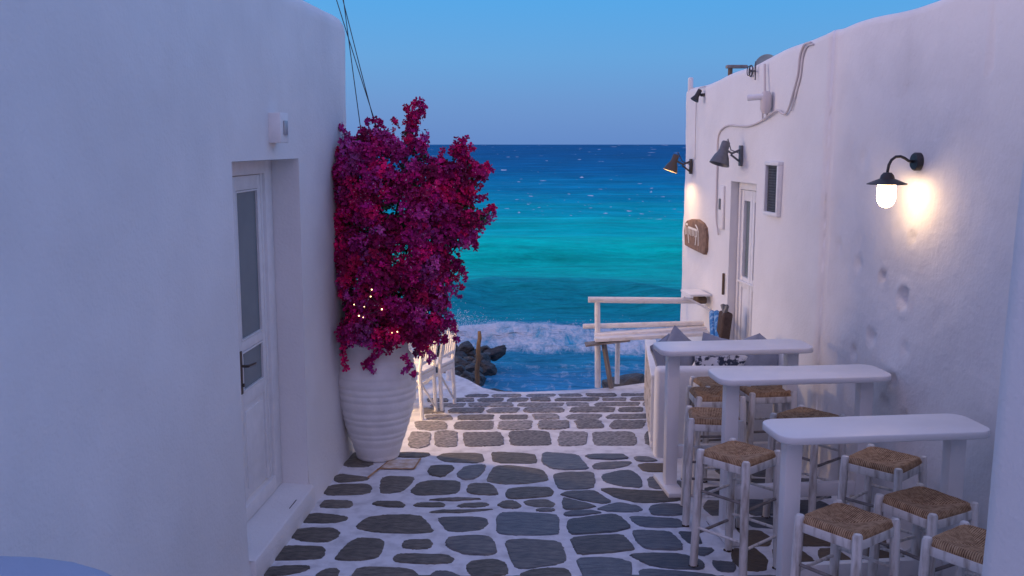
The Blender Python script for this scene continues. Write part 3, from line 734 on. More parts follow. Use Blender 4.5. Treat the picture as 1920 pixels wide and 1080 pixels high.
# ------------------------------------------------------------ wall fixtures, left
p = onL(515, 240)
lt = empty('wall_light', p, label='small square white box light on the left house above its door', cat='wall light')
y0, y1 = onL(499, 240).y, onL(531, 240).y; z1, z0 = onL(515, 212).z, onL(515, 268).z
h1 = MB(); boxL(h1, y0+.03, y1-.14, 0, .075, z0, z1, .006); inparent(h1.build('housing', M['paint'], smooth=True, angle=40), lt)
h2 = MB(); boxL(h2, y0+.08, y1-.18, .075, .084, z0+.045, z1-.045, .003); inparent(h2.build('lens', M['lensgrey'], smooth=True, angle=40), lt)

# ------------------------------------------------------------ main wall lamp
def lamp_B():
    pw = onR(1722, 303, -.05); n = nd
    root = empty('wall_lamp', pw, label='lit wall lamp with dark shade and glowing glass over the bar tables', cat='lamp')
    rotn = n.to_track_quat('Z', 'Y').to_matrix().to_4x4(); T = Matrix.Translation(pw)
    pc = MB(); pc.lathe([(0, -.02), (.052, -.02), (.053, .022), (.047, .030), (0, .032)], 32, mtx=T @ rotn)
    inparent(pc.build('wall_plate', M['darkmetal'], smooth=True, angle=40), root)
    sc = ony(1668, 343, pw.y-.02); sh = Vector((pw.x, pw.y, 0))+n*.185; sh.z = sc.z
    arm = [pw+n*.03]
    for k in range(1, 8): 
        a = k/7*math.pi*.5; arm.append(pw+n*(.03+.05+.0)*1.0+n*(.10*math.sin(a)*.75)+Vector((0, 0, .03*math.sin(a*1.6))))
    arm = [pw+n*.03, pw+n*.06+Vector((0, 0, .004)), pw+n*.085+Vector((0, 0, .020)), pw+n*.11+Vector((0, 0, .030)), pw+n*.14+Vector((0, 0, .028)), pw+n*.165+Vector((0, 0, .010)), pw+n*.18+Vector((0, 0, -.02)), pw+n*.185+Vector((0, 0, -.055)), Vector((sh.x, sh.y, sh.z+.05))]
    ab = MB(); ab.tube(arm, .0085, 12); inparent(ab.build('arm', M['darkmetal'], smooth=True), root)
    T2 = Matrix.Translation(sh)
    sb = MB(); sb.lathe([(0, .062), (.022, .060), (.036, .045), (.042, .025), (.060, .018), (.112, -.004), (.113, -.009), (.06, .008), (.0, .008)], 40, mtx=T2)
    inparent(sb.build('shade', M['darkmetal'], smooth=True, angle=40), root)
    gb = MB(); gb.lathe([(.050, .004), (.052, -.03), (.053, -.085), (.047, -.112), (.034, -.132), (.016, -.142), (0, -.1445)], 32, mtx=T2)
    inparent(gb.build('glass', M['lampglass'], smooth=True), root)
lamp_B()
# ------------------------------------------------------------ spotlights
def spot(pw, tip, size, m, label, lit):
    root = empty('spotlight', pw, label=label, cat='spotlight')
    q = MB(); rot = MR
    q.box(pw+nd*.012, (.022, .05, .17*size/.1), rot=MR, bev=.004); inparent(q.build('bracket', m, smooth=True, angle=40), root)
    d = tip.normalized(); hd = pw+nd*(.15 if not lit else .17)+Vector((0, 0, .10))
    arm = MB(); arm.tube([pw+nd*.02+Vector((0, 0, .05)), pw+nd*.09+Vector((0, 0, .02)), hd+d*size*.4], .010, 8); arm.tube([pw+nd*.02+Vector((0, 0, -.05)), pw+nd*.10+Vector((0, 0, .01))], .009, 8)
    arm.tube([hd, hd+Vector((0, 0, .045))+nd*-.02, pw+nd*.10+Vector((0, 0, .05)), pw+nd*.02+Vector((0, 0, .02))], .005, 6)
    inparent(arm.build('arm', m, smooth=True, angle=50), root)
    T = Matrix.Translation(hd) @ d.to_track_quat('Z', 'Y').to_matrix().to_4x4(); s = size
    hb = MB(); hb.lathe([(0, -.25*s), (.30*s, -.22*s), (.36*s, -.1*s), (.38*s, .55*s), (.44*s, .75*s), (.62*s, 1.05*s), (.80*s, 1.6*s), (.84*s, 1.75*s), (.80*s, 1.74*s), (.58*s, 1.1*s), (0, 1.0*s)], 28, mtx=T)
    inparent(hb.build('head', m, smooth=True, angle=40), root)
    if lit:
        gb = MB(); gb.lathe([(0, 1.60*s), (.74*s, 1.56*s)], 24, mtx=T); gb.f = [tuple(f) for f in gb.f]
        inparent(gb.build('bulb', M['spotglow']), root)
    return root
pw = onR(1391, 292); spot(pw, nd*.30+Vector((0, -.1, -.95)), .105, M['greymetal'], 'unlit grey spotlight on a bracket above the far door of the right house', False)
pw = onR(1297, 312); spot(pw, nd*.34+Vector((0, 0, -.93)), .09, M['bronze'], 'lit spotlight with warm glow at the sea end of the right house wall', True)
pw = onR(1322, 178); 
def small_spot(pw):
    root = empty('spotlight', pw, label='small black spotlight near the roofline at the sea corner of the right house', cat='spotlight')
    q = MB(); q.box(pw+nd*.02, (.04, .05, .03), rot=MR, bev=.004); q.tube([pw+nd*.03, pw+nd*.07], .008); inparent(q.build('bracket', M['darkmetal'], smooth=True, angle=40), root)
    d = Vector((-.5, -.1, -.9)).normalized(); T = Matrix.Translation(pw+nd*.06+Vector((0, 0, .03))) @ d.to_track_quat('Z', 'Y').to_matrix().to_4x4()
    hb = MB(); hb.lathe([(0, -.02), (.022, -.02), (.024, .05), (.04, .085), (.042, .095), (0, .09)], 20, mtx=T); inparent(hb.build('head', M['darkmetal'], smooth=True, angle=40), root)
small_spot(pw)
# ------------------------------------------------------------ cables
def smooth_path(pts, k=5):
    pts = [Vector(p) for p in pts]; o_ = []
    for i in range(len(pts)-1):
        p0, p1, p2, p3 = pts[max(i-1, 0)], pts[i], pts[i+1], pts[min(i+2, len(pts)-1)]
        for j in range(k):
            t_ = j/k; o_.append(.5*((2*p1)+(-p0+p2)*t_+(2*p0-5*p1+4*p2-p3)*t_*t_+(-p0+3*p1-3*p2+p3)*t_**3))
    o_.append(pts[-1]); return o_
cp = [(1520, 80), (1508, 84), (1500, 105), (1496, 140), (1487, 175), (1478, 205), (1470, 214), (1458, 207), (1445, 214), (1425, 228), (1405, 236), (1385, 236), (1366, 235), (1352, 244), (1346, 262), (1345, 300), (1343, 380), (1343, 412), (1347, 440)]
cb_ = MB(); cb_.tube(smooth_path([onR(x, y, .016) for x, y in cp]), .009, 8); tag(cb_.build('cable', M['cable'], smooth=True), 'whitewashed cable snaking from the roof edge down the right house wall', 'cable')
cb_ = MB(); cb_.tube(smooth_path([onR(x+5, y+3, .016) for x, y in cp[:6]]), .007, 8); tag(cb_.build('cable', M['cable'], smooth=True), 'short second cable running beside the first below the roof edge', 'cable')
cb_ = MB(); cb_.tube(smooth_path([onR(x, y, .012) for x, y in ((1322, 162), (1312, 165), (1306, 175), (1305, 200), (1303, 300))]), .005, 6); tag(cb_.build('cable', M['cable'], smooth=True), 'thin cable dropping from the black spotlight to the lit spotlight', 'cable')
# meter box with pipe and lamp tube
p = onR(1434, 190)
mbx = empty('junction_box', p, label='pale junction box with a short tube light high on the right house', cat='junction box')
q = MB(); q.tube([onR(1434, 120, .03), onR(1434, 180, .03)], .010, 8); q.tube([onR(1430, 205, .03), onR(1430, 226, .02)], .008, 8); q.tube([onR(1438, 205, .03), onR(1438, 222, .02)], .008, 8); inparent(q.build('pipe', M['cable'], smooth=True, angle=50), mbx)
q = MB(); q.lathe([(0, -.09), (.03, -.085), (.045, -.05), (.045, .05), (.03, .085), (0, .09)], 16, mtx=Matrix.Translation(onR(1436, 192, .045))); inparent(q.build('housing', M['cable'], smooth=True, angle=50), mbx)
q = MB(); q.tube([onR(1434, 181, .06), onR(1434, 181, .06)+nd*.13+Vector((0, .05, -.01))], .024, 14); inparent(q.build('tube_light', M['paint'], smooth=True, angle=50), mbx)
# satellite dish behind the parapet, round vent, roof chimney
dc = onR(1437, 124, -.10)
ds = empty('satellite_dish', dc, label='dull green-grey satellite dish behind the roof edge of the right house', cat='satellite dish')
dn = Vector((-.45, -.8, .25)).normalized(); T = Matrix.Translation(dc+Vector((0, 0, .0))) @ dn.to_track_quat('Z', 'Y').to_matrix().to_4x4()
q = MB(); q.lathe([(0, 0), (.04, .003), (.07, .010), (.095, .02), (.098, .018), (.07, .006), (0, -.005)], 32, mtx=T); inparent(q.build('dish', M['dish'], smooth=True, angle=50), ds)
q = MB(); q.tube([dc, dc+Vector((0, 0, -.28))], .012, 8); q.tube([dc, dc+dn*.09], .006, 6); inparent(q.build('arm', M['greymetal'], smooth=True, angle=50), ds)
rv_c = onR(1408, 133, .02)
q = MB(); T = Matrix.Translation(rv_c) @ nd.to_track_quat('Z', 'Y').to_matrix().to_4x4()
def ring(mb, R0, r0, T, n=24):
    mb.tube([T @ Vector((R0*math.cos(2*math.pi*k/n), R0*math.sin(2*math.pi*k/n), 0)) for k in range(n+1)], r0, 8, cap=False)
ring(q, .045, .006, T); ring(q, .038, .004, T @ Matrix.Translation((0, 0, .02))); q.tube([T @ Vector((-.03, 0, 0)), T @ Vector((.03, 0, 0))], .009, 8)
q.tube([onR(1417, 115, .03), onR(1416, 150, .03)], .005, 6); q.tube([T @ Vector((.0, 0, .0)), onR(1416, 133, .03)], .006, 6); q.tube([T @ Vector((.0, .045, .0)), T @ Vector((.0, .038, .02))], .004, 6)
tag(q.build('cable_reel', M['wire'], smooth=True), 'small black wire reel hooked on the wall just under the satellite dish', 'reel')
cc = onR(1369, 140, -.20)
ch = empty('chimney_pot', cc, label='small brown T-topped vent pipe on the roof at the sea end', cat='vent pipe')
q = MB(); q.tube([cc+Vector((0, 0, -.2)), cc+Vector((0, 0, .06))], .022, 10); inparent(q.build('pipe', M['wood'], smooth=True, angle=50), ch)
q = MB(); q.box(cc+Vector((.06, 0, .075)), (.20, .08, .03), bev=.008); inparent(q.build('cap', M['greywood'], smooth=True, angle=50), ch)
# corner stub on the parapet
q = MB(); q.box((RX(10.38)+.03, 10.38, 3.0), (.05, .06, .16), bev=.015); tag(q.build('roof_post', M['plaster'], smooth=True, angle=50), 'stubby white post on the roof corner at the sea end', 'post')

# ------------------------------------------------------------ goat sign
p00 = onR(1289, 440); p11 = onR(1330, 440); sy0, sy1 = p11.y, p00.y
sz1, sz0 = onR(1310, 410).z, onR(1310, 470).z
sg = empty('wooden_sign', onR(1310, 440), label='brown wooden plaque with a white painted goat on the sea end of the wall', cat='sign')
W_ = (sy1-sy0)*1.006; HT = sz1-sz0
def Sp(u, v, off=0): return Rp(sy1+(sy0-sy1)*u, .0, sz0+HT*v)+nd*(off)
outl = [(.03, .08), (.25, .03), (.6, 0), (.93, -.02), (.98, .12), (1.0, .5), (.97, .80), (.85, .93), (.6, 1.0), (.35, .96), (.12, .86), (.03, .78), (.0, .5)]
outl = [(u+random.uniform(-.012, .012), v+random.uniform(-.012, .012)) for u, v in outl]
q = MB(); n_ = len(outl); q.add([Sp(u, v, .002) for u, v in outl]+[Sp(u, v, .034) for u, v in outl]+[Sp(.5+(u-.5)*.93, .5+(v-.5)*.95, .04) for u, v in outl],
      [tuple(range(n_))]+[tuple(range(3*n_-1, 2*n_-1, -1))]+[(i, (i+1) % n_, n_+(i+1) % n_, n_+i) for i in range(n_)]+[(n_+i, n_+(i+1) % n_, 2*n_+(i+1) % n_, 2*n_+i) for i in range(n_)])
inparent(q.build('board', M['signwood']), sg)
q = MB()
def stroke(pts, w_, off=.043):
    pts = [Sp(u, v, off) for u, v in pts]
    for i in range(len(pts)-1):
        a, b_ = pts[i], pts[i+1]; t_ = (b_-a).normalized(); s_ = t_.cross(nd).normalized()*w_
        q.add([a+s_, a-s_, b_-s_, b_+s_], [(0, 1, 2, 3)])
ww = HT*.028
stroke([(.10, .74), (.17, .78), (.20, .74)], ww*1.1); stroke([(.10, .70), (.11, .42)], ww); stroke([(.22, .68), (.62, .66)], ww*1.2)
for k in range(8): stroke([(.17+k*.065, .68), (.165+k*.065, .44+random.uniform(-.015, .015))], ww*.9)
stroke([(.22, .46), (.25, .32), (.27, .18)], ww*1.05); stroke([(.60, .48), (.59, .34), (.57, .18)], ww*1.1); stroke([(.69, .62), (.70, .40), (.71, .19)], ww)
stroke([(.58, .80), (.66, .72), (.70, .60)], ww*1.2); stroke([(.55, .81), (.60, .79)], ww*.8)
inparent(q.build('goat_emblem', M['whiteflower']), sg)

# ------------------------------------------------------------ tables
def rrect(x0, x1, y0, y1, r, n=6):
    o_ = []
    for cx, cy, a0 in ((x1-r, y1-r, 0), (x0+r, y1-r, 90), (x0+r, y0+r, 180), (x1-r, y0+r, 270)):
        for k in range(n+1): a = R(a0+90*k/n); o_.append((cx+r*math.cos(a), cy+r*math.sin(a)))
    return o_
def make_table():
    root = empty('bar_table')
    Lh, Dh = .54, .17; Z1 = 1.02
    rings = []
    for ins, z in ((.003, .984), (.0, .987), (.0, 1.015), (.002, 1.019), (.005, 1.020)):
        rings.append([(x, y, z) for x, y in rrect(-Lh+ins, Lh-ins, -Dh+ins, Dh-ins, .085-ins, 6)])
    q = MB(); n = len(rings[0]); vs_ = [v for r_ in rings for v in r_]; fs_ = [tuple(reversed(range(n))), tuple(range(4*n, 5*n))]
    for k in range(4):
        for i in range(n): fs_.append((k*n+i, k*n+(i+1) % n, (k+1)*n+(i+1) % n, (k+1)*n+i))
    q.add(vs_, fs_).build('tabletop', M['table'], root, smooth=True, angle=50)
    for s in (-1, 1):
        MB().box((s*.425, 0, .509), (.082, .075, .94), bev=.003).build('leg', M['table'], root, smooth=True, angle=40)
        MB().box((s*.43, 0, .022), (.12, .42, .036), bev=.008).build('foot', M['table'], root, smooth=True, angle=40)
    MB().box((0, 0, .27), (.775, .045, .085), bev=.004).build('stretcher', M['table'], root, smooth=True, angle=40)
    return root
yaw = math.atan(-RB)
tp = make_table()
tabs = [(1553-0, 0)]
def table_at(o, pxl, pxr, py, label):
    # front lower edge of the top seen between two columns
    a = onz(pxl, py, .98); b_ = onz(pxr, py, .98); c = (a+b_)/2
    d = Vector((math.cos(yaw), math.sin(yaw), 0)); nn = Vector((-math.sin(yaw), math.cos(yaw), 0))
    o.location = (c.x, c.y+.17, 0); o.rotation_euler = (0, 0, yaw); tag(o, label, 'table', 'white bar tables along the right wall')
    return c
t3, t2, t1 = tp, copy_tree(tp), copy_tree(tp)
table_at(t3, 1451, 1877, 831, 'nearest white bar table with rounded corners, its top largest and lowest in view')
table_at(t2, 1342, 1684, 722, 'middle white bar table, between the nearest one and the one by the masonry bench')
table_at(t1, 1240, 1528, 667, 'farthest white bar table, standing in front of the masonry bench with cushions')

# ------------------------------------------------------------ stools
def make_stool():
    root = empty('bar_stool'); hs = .150; hh = .70
    for sx_ in (-1, 1):
        for sy_ in (-1, 1):
            q = MB(); b0 = Vector((sx_*(hs+.018), sy_*(hs+.018), 0)); b1 = Vector((sx_*hs, sy_*hs, hh-.002))
            q.tube([b0, b0.lerp(b1, .02), b0.lerp(b1, .985), b1], [.020, .0235, .0235, .018], 8, mtx=None)
            q.build('leg', M['oldpaint'], root, smooth=True, angle=50)
            MB().box((sx_*(hs+.018), sy_*(hs+.018), .006), (.043, .043, .012), bev=.003).build('foot_cap', M['foot'], root)
    for k in range(4):
        rm = Matrix.Rotation(k*math.pi/2, 4, 'Z')
        MB().box((0, -hs, hh-.058), (2*hs-.03, .020, .045), bev=.004, mtx=rm).build('seat_rail', M['oldpaint'], root, smooth=True, angle=50)
        for z_, lv in ((.46 if k % 2 else .42, 0), (.24 if k % 2 else .20, 1)):
            e = hs+.018*(1-z_/hh)
            q = MB(); q.tube([rm @ Vector((-e+.01, -e, z_)), rm @ Vector((e-.01, -e, z_))], .0088, 8)
            q.build('rung', M['greywood'] if (k+lv) % 3 == 0 else M['oldpaint'], root, smooth=True, angle=50)
    # woven rush seat
    n = 112; a = hs+.008; q = MB(); NS = 31; att = []
    X = np.linspace(-1, 1, n)
    for i in range(n):
        for j in range(n):
            u, v = X[i], X[j]; au, av = abs(u), abs(v); m_ = max(au, av)
            s_ = (v if au > av else u)
            stripe = abs(math.sin(s_*NS*math.pi/2 + .5*fbm(u*3, v*3, 1, 2)))
            z = .012*(m_**1.5) - .020*(1-m_) - .004*max(0, 1-abs(au-av)*14)*(m_ > .06)+ .0026*stripe
            z += .004*fbm(u*2.5, v*2.5, 4, 2)
            # rolled edge
            e = max(0, (m_-.86)/.14); z -= .030*e**2.2
            k_ = 1-.10*(min(au, av)/max(m_, 1e-6))**8*m_**6     # corners pulled in between the posts
            xx, yy_ = u*a*k_, v*a*k_
            if m_ > .97: xx += (stripe-.5)*.003*(1 if au > av else 0)*np.sign(u); yy_ += (stripe-.5)*.003*(1 if av >= au else 0)*np.sign(v)
            q.v.append((xx, yy_, hh-.012+z)); att.append(stripe)
    for i in range(n-1):
        for j in range(n-1): k_ = i*n+j; q.f.append((k_, k_+n, k_+n+1, k_+1))
    # skirt to close the underside
    border = [i*n for i in range(n)]+[(n-1)*n+j for j in range(1, n)]+[i*n+n-1 for i in range(n-2, -1, -1)]+[j for j in range(n-2, 0, -1)]
    o_ = len(q.v); 
    for b_ in border: x, y, z = q.v[b_]; q.v.append((x*.97, y*.97, hh-.048)); att.append(att[b_])
    for k_ in range(len(border)): q.f.append((border[k_], o_+k_, o_+(k_+1) % len(border), border[(k_+1) % len(border)]))
    q.f.append(tuple(o_+k_ for k_ in range(len(border))))
    s = q.build('seat', M['rush'], root, smooth=True)
    at_ = s.data.attributes.new('strand', 'FLOAT', 'POINT'); at_.data.foreach_set('value', att)
    return root
st0 = make_stool(); G = 'rush-seated stools around the bar tables'
stools = [
 (1386, 843, 42, 'rush stool nearest the open lane, its whole square seat in view'),
 (1589, 968, 38, 'biggest rush stool at the bottom, in front of the nearest table'),
 (1737, 934, 30, 'rush stool under the right end of the nearest table, seat slightly turned and sagging'),
 (1658, 855, 44, 'pale-seated rush stool seen under the nearest table, against the rough wall'),
 (1836, 1012, 36, 'rush stool half hidden by the house corner at the lower right'),
 (1339, 774, -8, 'rush stool directly behind the one nearest the open lane'),
 (1342, 733, 2, 'rush stool one behind, seat seen edge-on left of the middle table leg'),
 (1350, 713, 10, 'farthest rush stool, showing left of the middle table corner'),
 (1434, 725, 8, 'rush stool under the middle of the middle table, just behind its leg'),
 (1515, 776, 40, 'rush stool whose flat seat rises just behind the nearest table top')]
for i, (px, py, rz, lb) in enumerate(stools):
    c = onz(px, py, .70); o = st0 if i == 0 else copy_tree(st0)
    o.location = (c.x, c.y, 0); o.rotation_euler = (0, 0, R(rz)); tag(o, lb, 'stool', G)

# ------------------------------------------------------------ masonry bench with cushions
bl = onz(1228, 858); BY = bl.y
bench = empty('masonry_bench', (1.5, BY, 0), label='white plastered built-in bench with a parapet back, behind the farthest table', cat='bench')
q = MB(); bz = .70
x0, x1 = bl.x, 2.35
q.box(((x0+x1)/2, BY+.075, bz/2-.02), (x1-x0, .15, bz+.04), bev=.035, seg=4); o = q.build('back_wall', M['plaster'], smooth=True, angle=60); inparent(o, bench)
q = MB(); q.box(((x0+x1)/2+.02, BY+.37, .23), (x1-x0-.04, .46, .46), bev=.02, seg=3); inparent(q.build('seat', M['plaster'], smooth=True, angle=60), bench)
# side lattice panel, a white wooden bench end
lat = empty('lattice_panel', (x0+.0, BY+.16, 0), -.10, label='white wooden lattice bench end beside the masonry bench corner', cat='lattice panel')
q = MB(); q.box((.03, .72, .60), (.10, 1.44, .03), bev=.006); q.build('top_rail', M['paint'], lat, smooth=True, angle=40)
q = MB(); q.box((0, .72, .05), (.03, 1.42, .05), bev=.004); q.box((0, .03, .33), (.035, .035, .51), bev=.004); q.box((0, 1.41, .33), (.035, .035, .51), bev=.004); q.build('frame', M['paint'], lat, smooth=True, angle=40)
for k in range(8):
    for s_ in (-1, 1):
        a = Vector((.010*s_, .06+k*.155, .07 if s_ > 0 else .58)); b_ = Vector((.010*s_, .06+k*.155+.24, .58 if s_ > 0 else .07))
        q = MB(); q.tube([a, b_], .013, 6); q.build('lath', M['oldpaint'], lat)
def cushion(c, size, rot, m, label):
    n = 14; q = MB()
    for side in (1, -1):
        o_ = len(q.v)
        for i in range(n+1):
            for j in range(n+1):
                u = i/n*2-1; v = j/n*2-1; th = (max(0, (1-u**4))*max(0, (1-v**4)))**.5
                pin = 1-.07*(1-(abs(u*v)))*(max(abs(u), abs(v))**2)
                q.v.append((u*size/2*pin, side*(.07*th*(size/.42)+.002)+.01*fbm(u*2, v*2, c[0]*3+side, 2), v*size/2*pin))
        for i in range(n):
            for j in range(n):
                k = o_+i*(n+1)+j; f = (k, k+1, k+n+2, k+n+1); q.f.append(f if side < 0 else tuple(reversed(f)))
    o = q.build('cushion', m, smooth=True); o.location = c; o.rotation_euler = rot
    tag(o, label, 'cushion', 'cushions on the masonry bench'); return o
cz = .70
cs = [(1274, 662, .44, (R(-20), R(40), R(10)), 'cushion', 'largest grey cushion standing on its corner at the left end of the bench'),
      (1248, 668, .40, (R(-15), R(-12), R(50)), 'cushion', 'grey cushion leaning at the outer left corner of the bench'),
      (1345, 666, .42, (R(-15), R(14), R(-5)), 'cushion', 'grey cushion below the blue rolls, tilted, showing over the far table'),
      (1400, 668, .40, (R(-15), R(-16), R(5)), 'cushion', 'grey cushion in front of the far door bottom'),
      (1330, 682, .34, (R(-15), R(2), R(0)), 'cushion_pattern', 'pale patterned cushion seen under the far table top, left one'),
      (1366, 680, .34, (R(-15), R(30), R(0)), 'cushion_pattern', 'black and white patterned cushion seen under the middle of the far table top'),
      (1432, 674, .42, (R(-12), R(36), R(0)), 'cushion', 'grey cushion with one corner up right of the far door'),
      (1462, 684, .36, (R(-15), R(0), R(-20)), 'cushion', 'grey cushion at the right end of the bench against the house wall')]
for (px, py, s, rt_, mk, lb) in cs:
    yy_ = BY+.32 if mk == 'cushion' else BY+.25
    c = ony(px, py, yy_); cushion((c.x, yy_, c.z), s*.72, rt_, M[mk], lb)

# blue rolls and brown bag leaning on the wall
bc = Rp(8.95, .06, .0)
for k, (px, lb) in enumerate(((1339, 'leftmost blue and white rolled mat leaning on the wall beside the far door'), (1348, 'blue and white rolled mat next to the brown bag by the far door'))):
    a = onR(px-1, 637, .16); b_ = onR(px-4, 586, .06); q = MB(); q.tube([a, a.lerp(b_, .5), b_], [.027, .03, .027], 12)
    tag(q.build('rolled_mat', M['blue'], smooth=True, angle=50), lb, 'rolled mat', 'blue rolled mats leaning on the wall')
bg_ = empty('bag', onR(1356, 620, .08), label='dark brown upright bag with grey bundle on top, leaning by the far door', cat='bag')
a = onR(1357, 636, .10); q = MB(); q.box(a+Vector((0, 0, .12)), (.09, .15, .26), rot=MR @ Matrix.Rotation(R(-6), 4, 'Y'), bev=.02, seg=3); inparent(q.build('bag_body', M['brownfab'], smooth=True, angle=60), bg_)
q = MB()
for k in range(5): q.tube([a+Vector((random.uniform(-.02, .02), random.uniform(-.05, .05), .22)), a+Vector((random.uniform(-.02, .02), random.uniform(-.05, .05), .31))], .018, 8)
inparent(q.build('bundle', M['greymetal'], smooth=True, angle=60), bg_)
# shelf under which the top rail ends
p = onR(1335, 556)
sf = empty('wall_shelf', p, label='small white wall shelf with bracket where the railing meets the right house', cat='shelf')
c = Rp(p.y+.15, .14, p.z+.015); q = MB(); q.box(c-nd*.02, (.20, .34, .02), rot=MR, bev=.004); inparent(q.build('shelf_board', M['paint'], smooth=True, angle=40), sf)
q = MB(); q.tube([c+nd*.12+Vector((0, -.15, -.01)), Rp(p.y, .01, p.z-.13)], .010, 8); inparent(q.build('bracket', M['paint']), sf)
q = MB(); q.box(Rp(p.y+.12, .08, p.z-.045), (.10, .16, .07), rot=MR, bev=.02, seg=3); inparent(q.build('block', M['wood'], smooth=True), sf)

# ------------------------------------------------------------ railing and plank bench by the sea
Yr = onz(1120, 726).y
rl_ = empty('railing', onz(1120, 726), label='white painted log railing with a plank seat at the quay edge', cat='railing')
def at9(px, py, dy=0): return ony(px, py, Yr+dy)
q = MB(); q.tube([at9(1103, 562), at9(1200, 563), at9(1336, 564)], [.030, .031, .029], 14); inparent(q.build('top_rail', M['softpaint'], smooth=True, angle=50), rl_)
q = MB(); q.tube([at9(1093, 612, .05), at9(1200, 609.5, .05), at9(1322, 606, .05)], [.026, .027, .027], 14); inparent(q.build('lower_rail', M['softpaint'], smooth=True, angle=50), rl_)
q = MB(); q.tube([onz(1121, 726), at9(1120, 565)], [.031, .027], 12); inparent(q.build('post', M['softpaint'], smooth=True, angle=50), rl_)
q = MB(); a = onz(1157, 719); q.tube([a, Vector((a.x, a.y, .54))], .025, 12); inparent(q.build('post', M['softpaint'], smooth=True, angle=50), rl_)
a = at9(1217, 636); q = MB(); q.box((a.x, a.y, a.z-.06), (.06, .05, .22), bev=.006); inparent(q.build('post', M['wood']), rl_)
q = MB(); a = onz(1146, 728); q.tube([a, Vector(at9(1132, 643))], .026, 4); o = q.build('prop', M['greywood']); inparent(o, rl_); o['label'] = 'leaning grey weathered prop'
for k, (pa, pb, dz) in enumerate((((1115, 628), (1328, 615), 0), ((1115, 634), (1328, 622), -.012))):
    a = at9(*pa, dy=-.02-k*.12); b_ = at9(*pb, dy=-.02-k*.12); c = (a+b_)/2; d = b_-a
    q = MB(); q.box(c+Vector((0, 0, dz)), (d.length, .125, .035), rot=Matrix.Rotation(-math.atan2(d.z, d.x), 4, 'Y'), bev=.005)
    inparent(q.build('plank', M['softpaint'], smooth=True, angle=40), rl_)
a = at9(1097, 646, -.12); b_ = at9(1180, 636, -.12); c = (a+b_)/2; d = b_-a
q = MB(); q.box(c, (d.length, .16, .018), rot=Matrix.Rotation(-math.atan2(d.z, d.x), 4, 'Y'), bev=.003); o = q.build('plank', M['greywood']); o['label'] = 'bare grey plank end'; inparent(o, rl_)

# ------------------------------------------------------------ terracotta pot, white
pc_ = onz(709, 862); pc_ = Vector((pc_.x, onz(709, 868).y+.15, 0)); PC = ony(709, 866, pc_.y)
pot = empty('flower_pot', (PC.x, pc_.y, 0), label='tall white ribbed urn holding the bougainvillea, against the left house', cat='pot')
def prof(z):
    t_ = z/.80
    return .158+ (.306-.158)*math.sin(min(1, t_/.80)*math.pi/2)**1.12 - (.035*max(0, (t_-.82)/.18)**1.3)
pr = [(0, 0), (.148, 0), (.155, .008)]; z = .012
while z < .80:
    ph = (z/.060+.55*noise.noise(Vector((z*9, 0, 0))))*2*math.pi; amp_ = .0032 if z > .10 else .0015
    pr.append((prof(z)+amp_*(abs(math.sin(ph/2))*2-1), z)); z += .0062
pr += [(.270, .805), (.262, .82), (.250, .835), (.246, .86), (.250, .90), (.262, .915), (.268, .925), (.268, .94), (.258, .946), (.238, .94), (.228, .90)]
q = MB(); q.lathe(pr, 72)
q.v = [(x*(1+.006*fbm(x*3, y*3, z*2, 2)), y*(1+.006*fbm(x*3+5, y*3, z*2, 2)), z) for x, y, z in q.v]
q.build('pot_body', M['pot'], pot, smooth=True)
q = MB(); q.lathe([(0, .90), (.12, .905), (.222, .895)], 32); q.build('soil', M['soil'], pot)

# ------------------------------------------------------------ bougainvillea
bg0 = empty('bougainvillea', (PC.x, pc_.y, .9), label='big magenta and purple bougainvillea spilling out of the white urn', cat='flowering shrub')
PY = pc_.y
sil = [(640,262),(690,245),(712,240),(735,255),(752,262),(762,225),(782,203),(796,205),(792,225),(778,255),(800,258),(800,290),(838,296),(852,275),(875,272),(880,298),(917,320),(912,345),(885,372),(895,386),(925,392),(920,415),(882,468),(850,468),(874,498),(855,525),(838,560),(845,610),(842,640),(815,655),(788,668),(772,692),(755,668),(735,672),(712,655),(690,655),(650,650),(645,680),(632,660),(628,622),(645,585),(622,545),(614,480),(609,430),(615,385),(606,335),(622,290)]
silw = [(ony(px, py, PY).x, ony(px, py, PY).z) for px, py in sil]
def inside(x, z):
    c = False; n = len(silw); j = n-1
    for i in range(n):
        xi, zi = silw[i]; xj, zj = silw[j]
        if (zi > z) != (zj > z) and x < (xj-xi)*(z-zi)/(zj-zi)+xi: c = not c
        j = i
    return c
def edist(x, z):
    best = 9
    for i in range(len(silw)):
        ax, az = silw[i]; bx_, bz_ = silw[(i+1) % len(silw)]; dx, dz = bx_-ax, bz_-az
        t_ = max(0, min(1, ((x-ax)*dx+(z-az)*dz)/(dx*dx+dz*dz+1e-9))); best = min(best, math.hypot(x-ax-dx*t_, z-az-dz*t_))
    return best
hole_c = [(ony(792, 335, PY), .05), (ony(800, 312, PY), .035), (ony(834, 330, PY), .03)]
xs0, xs1 = min(x for x, z in silw), max(x for x, z in silw); zs0, zs1 = min(z for x, z in silw), max(z for x, z in silw)
wallx = lambda y: LA+LB*min(y, 7.7)+.02
pal = [((.60, .003, .13), 4), ((.50, .003, .16), 5), ((.68, .006, .13), 2), ((.40, .006, .17), 3), ((.46, .03, .26), 2), ((.28, .003, .08), 3)]
palw = [c for c, n in pal for _ in range(n)]; random.shuffle(palw)
class Bl:
    def __init__(s): s.v = []; s.f = []; s.c = []
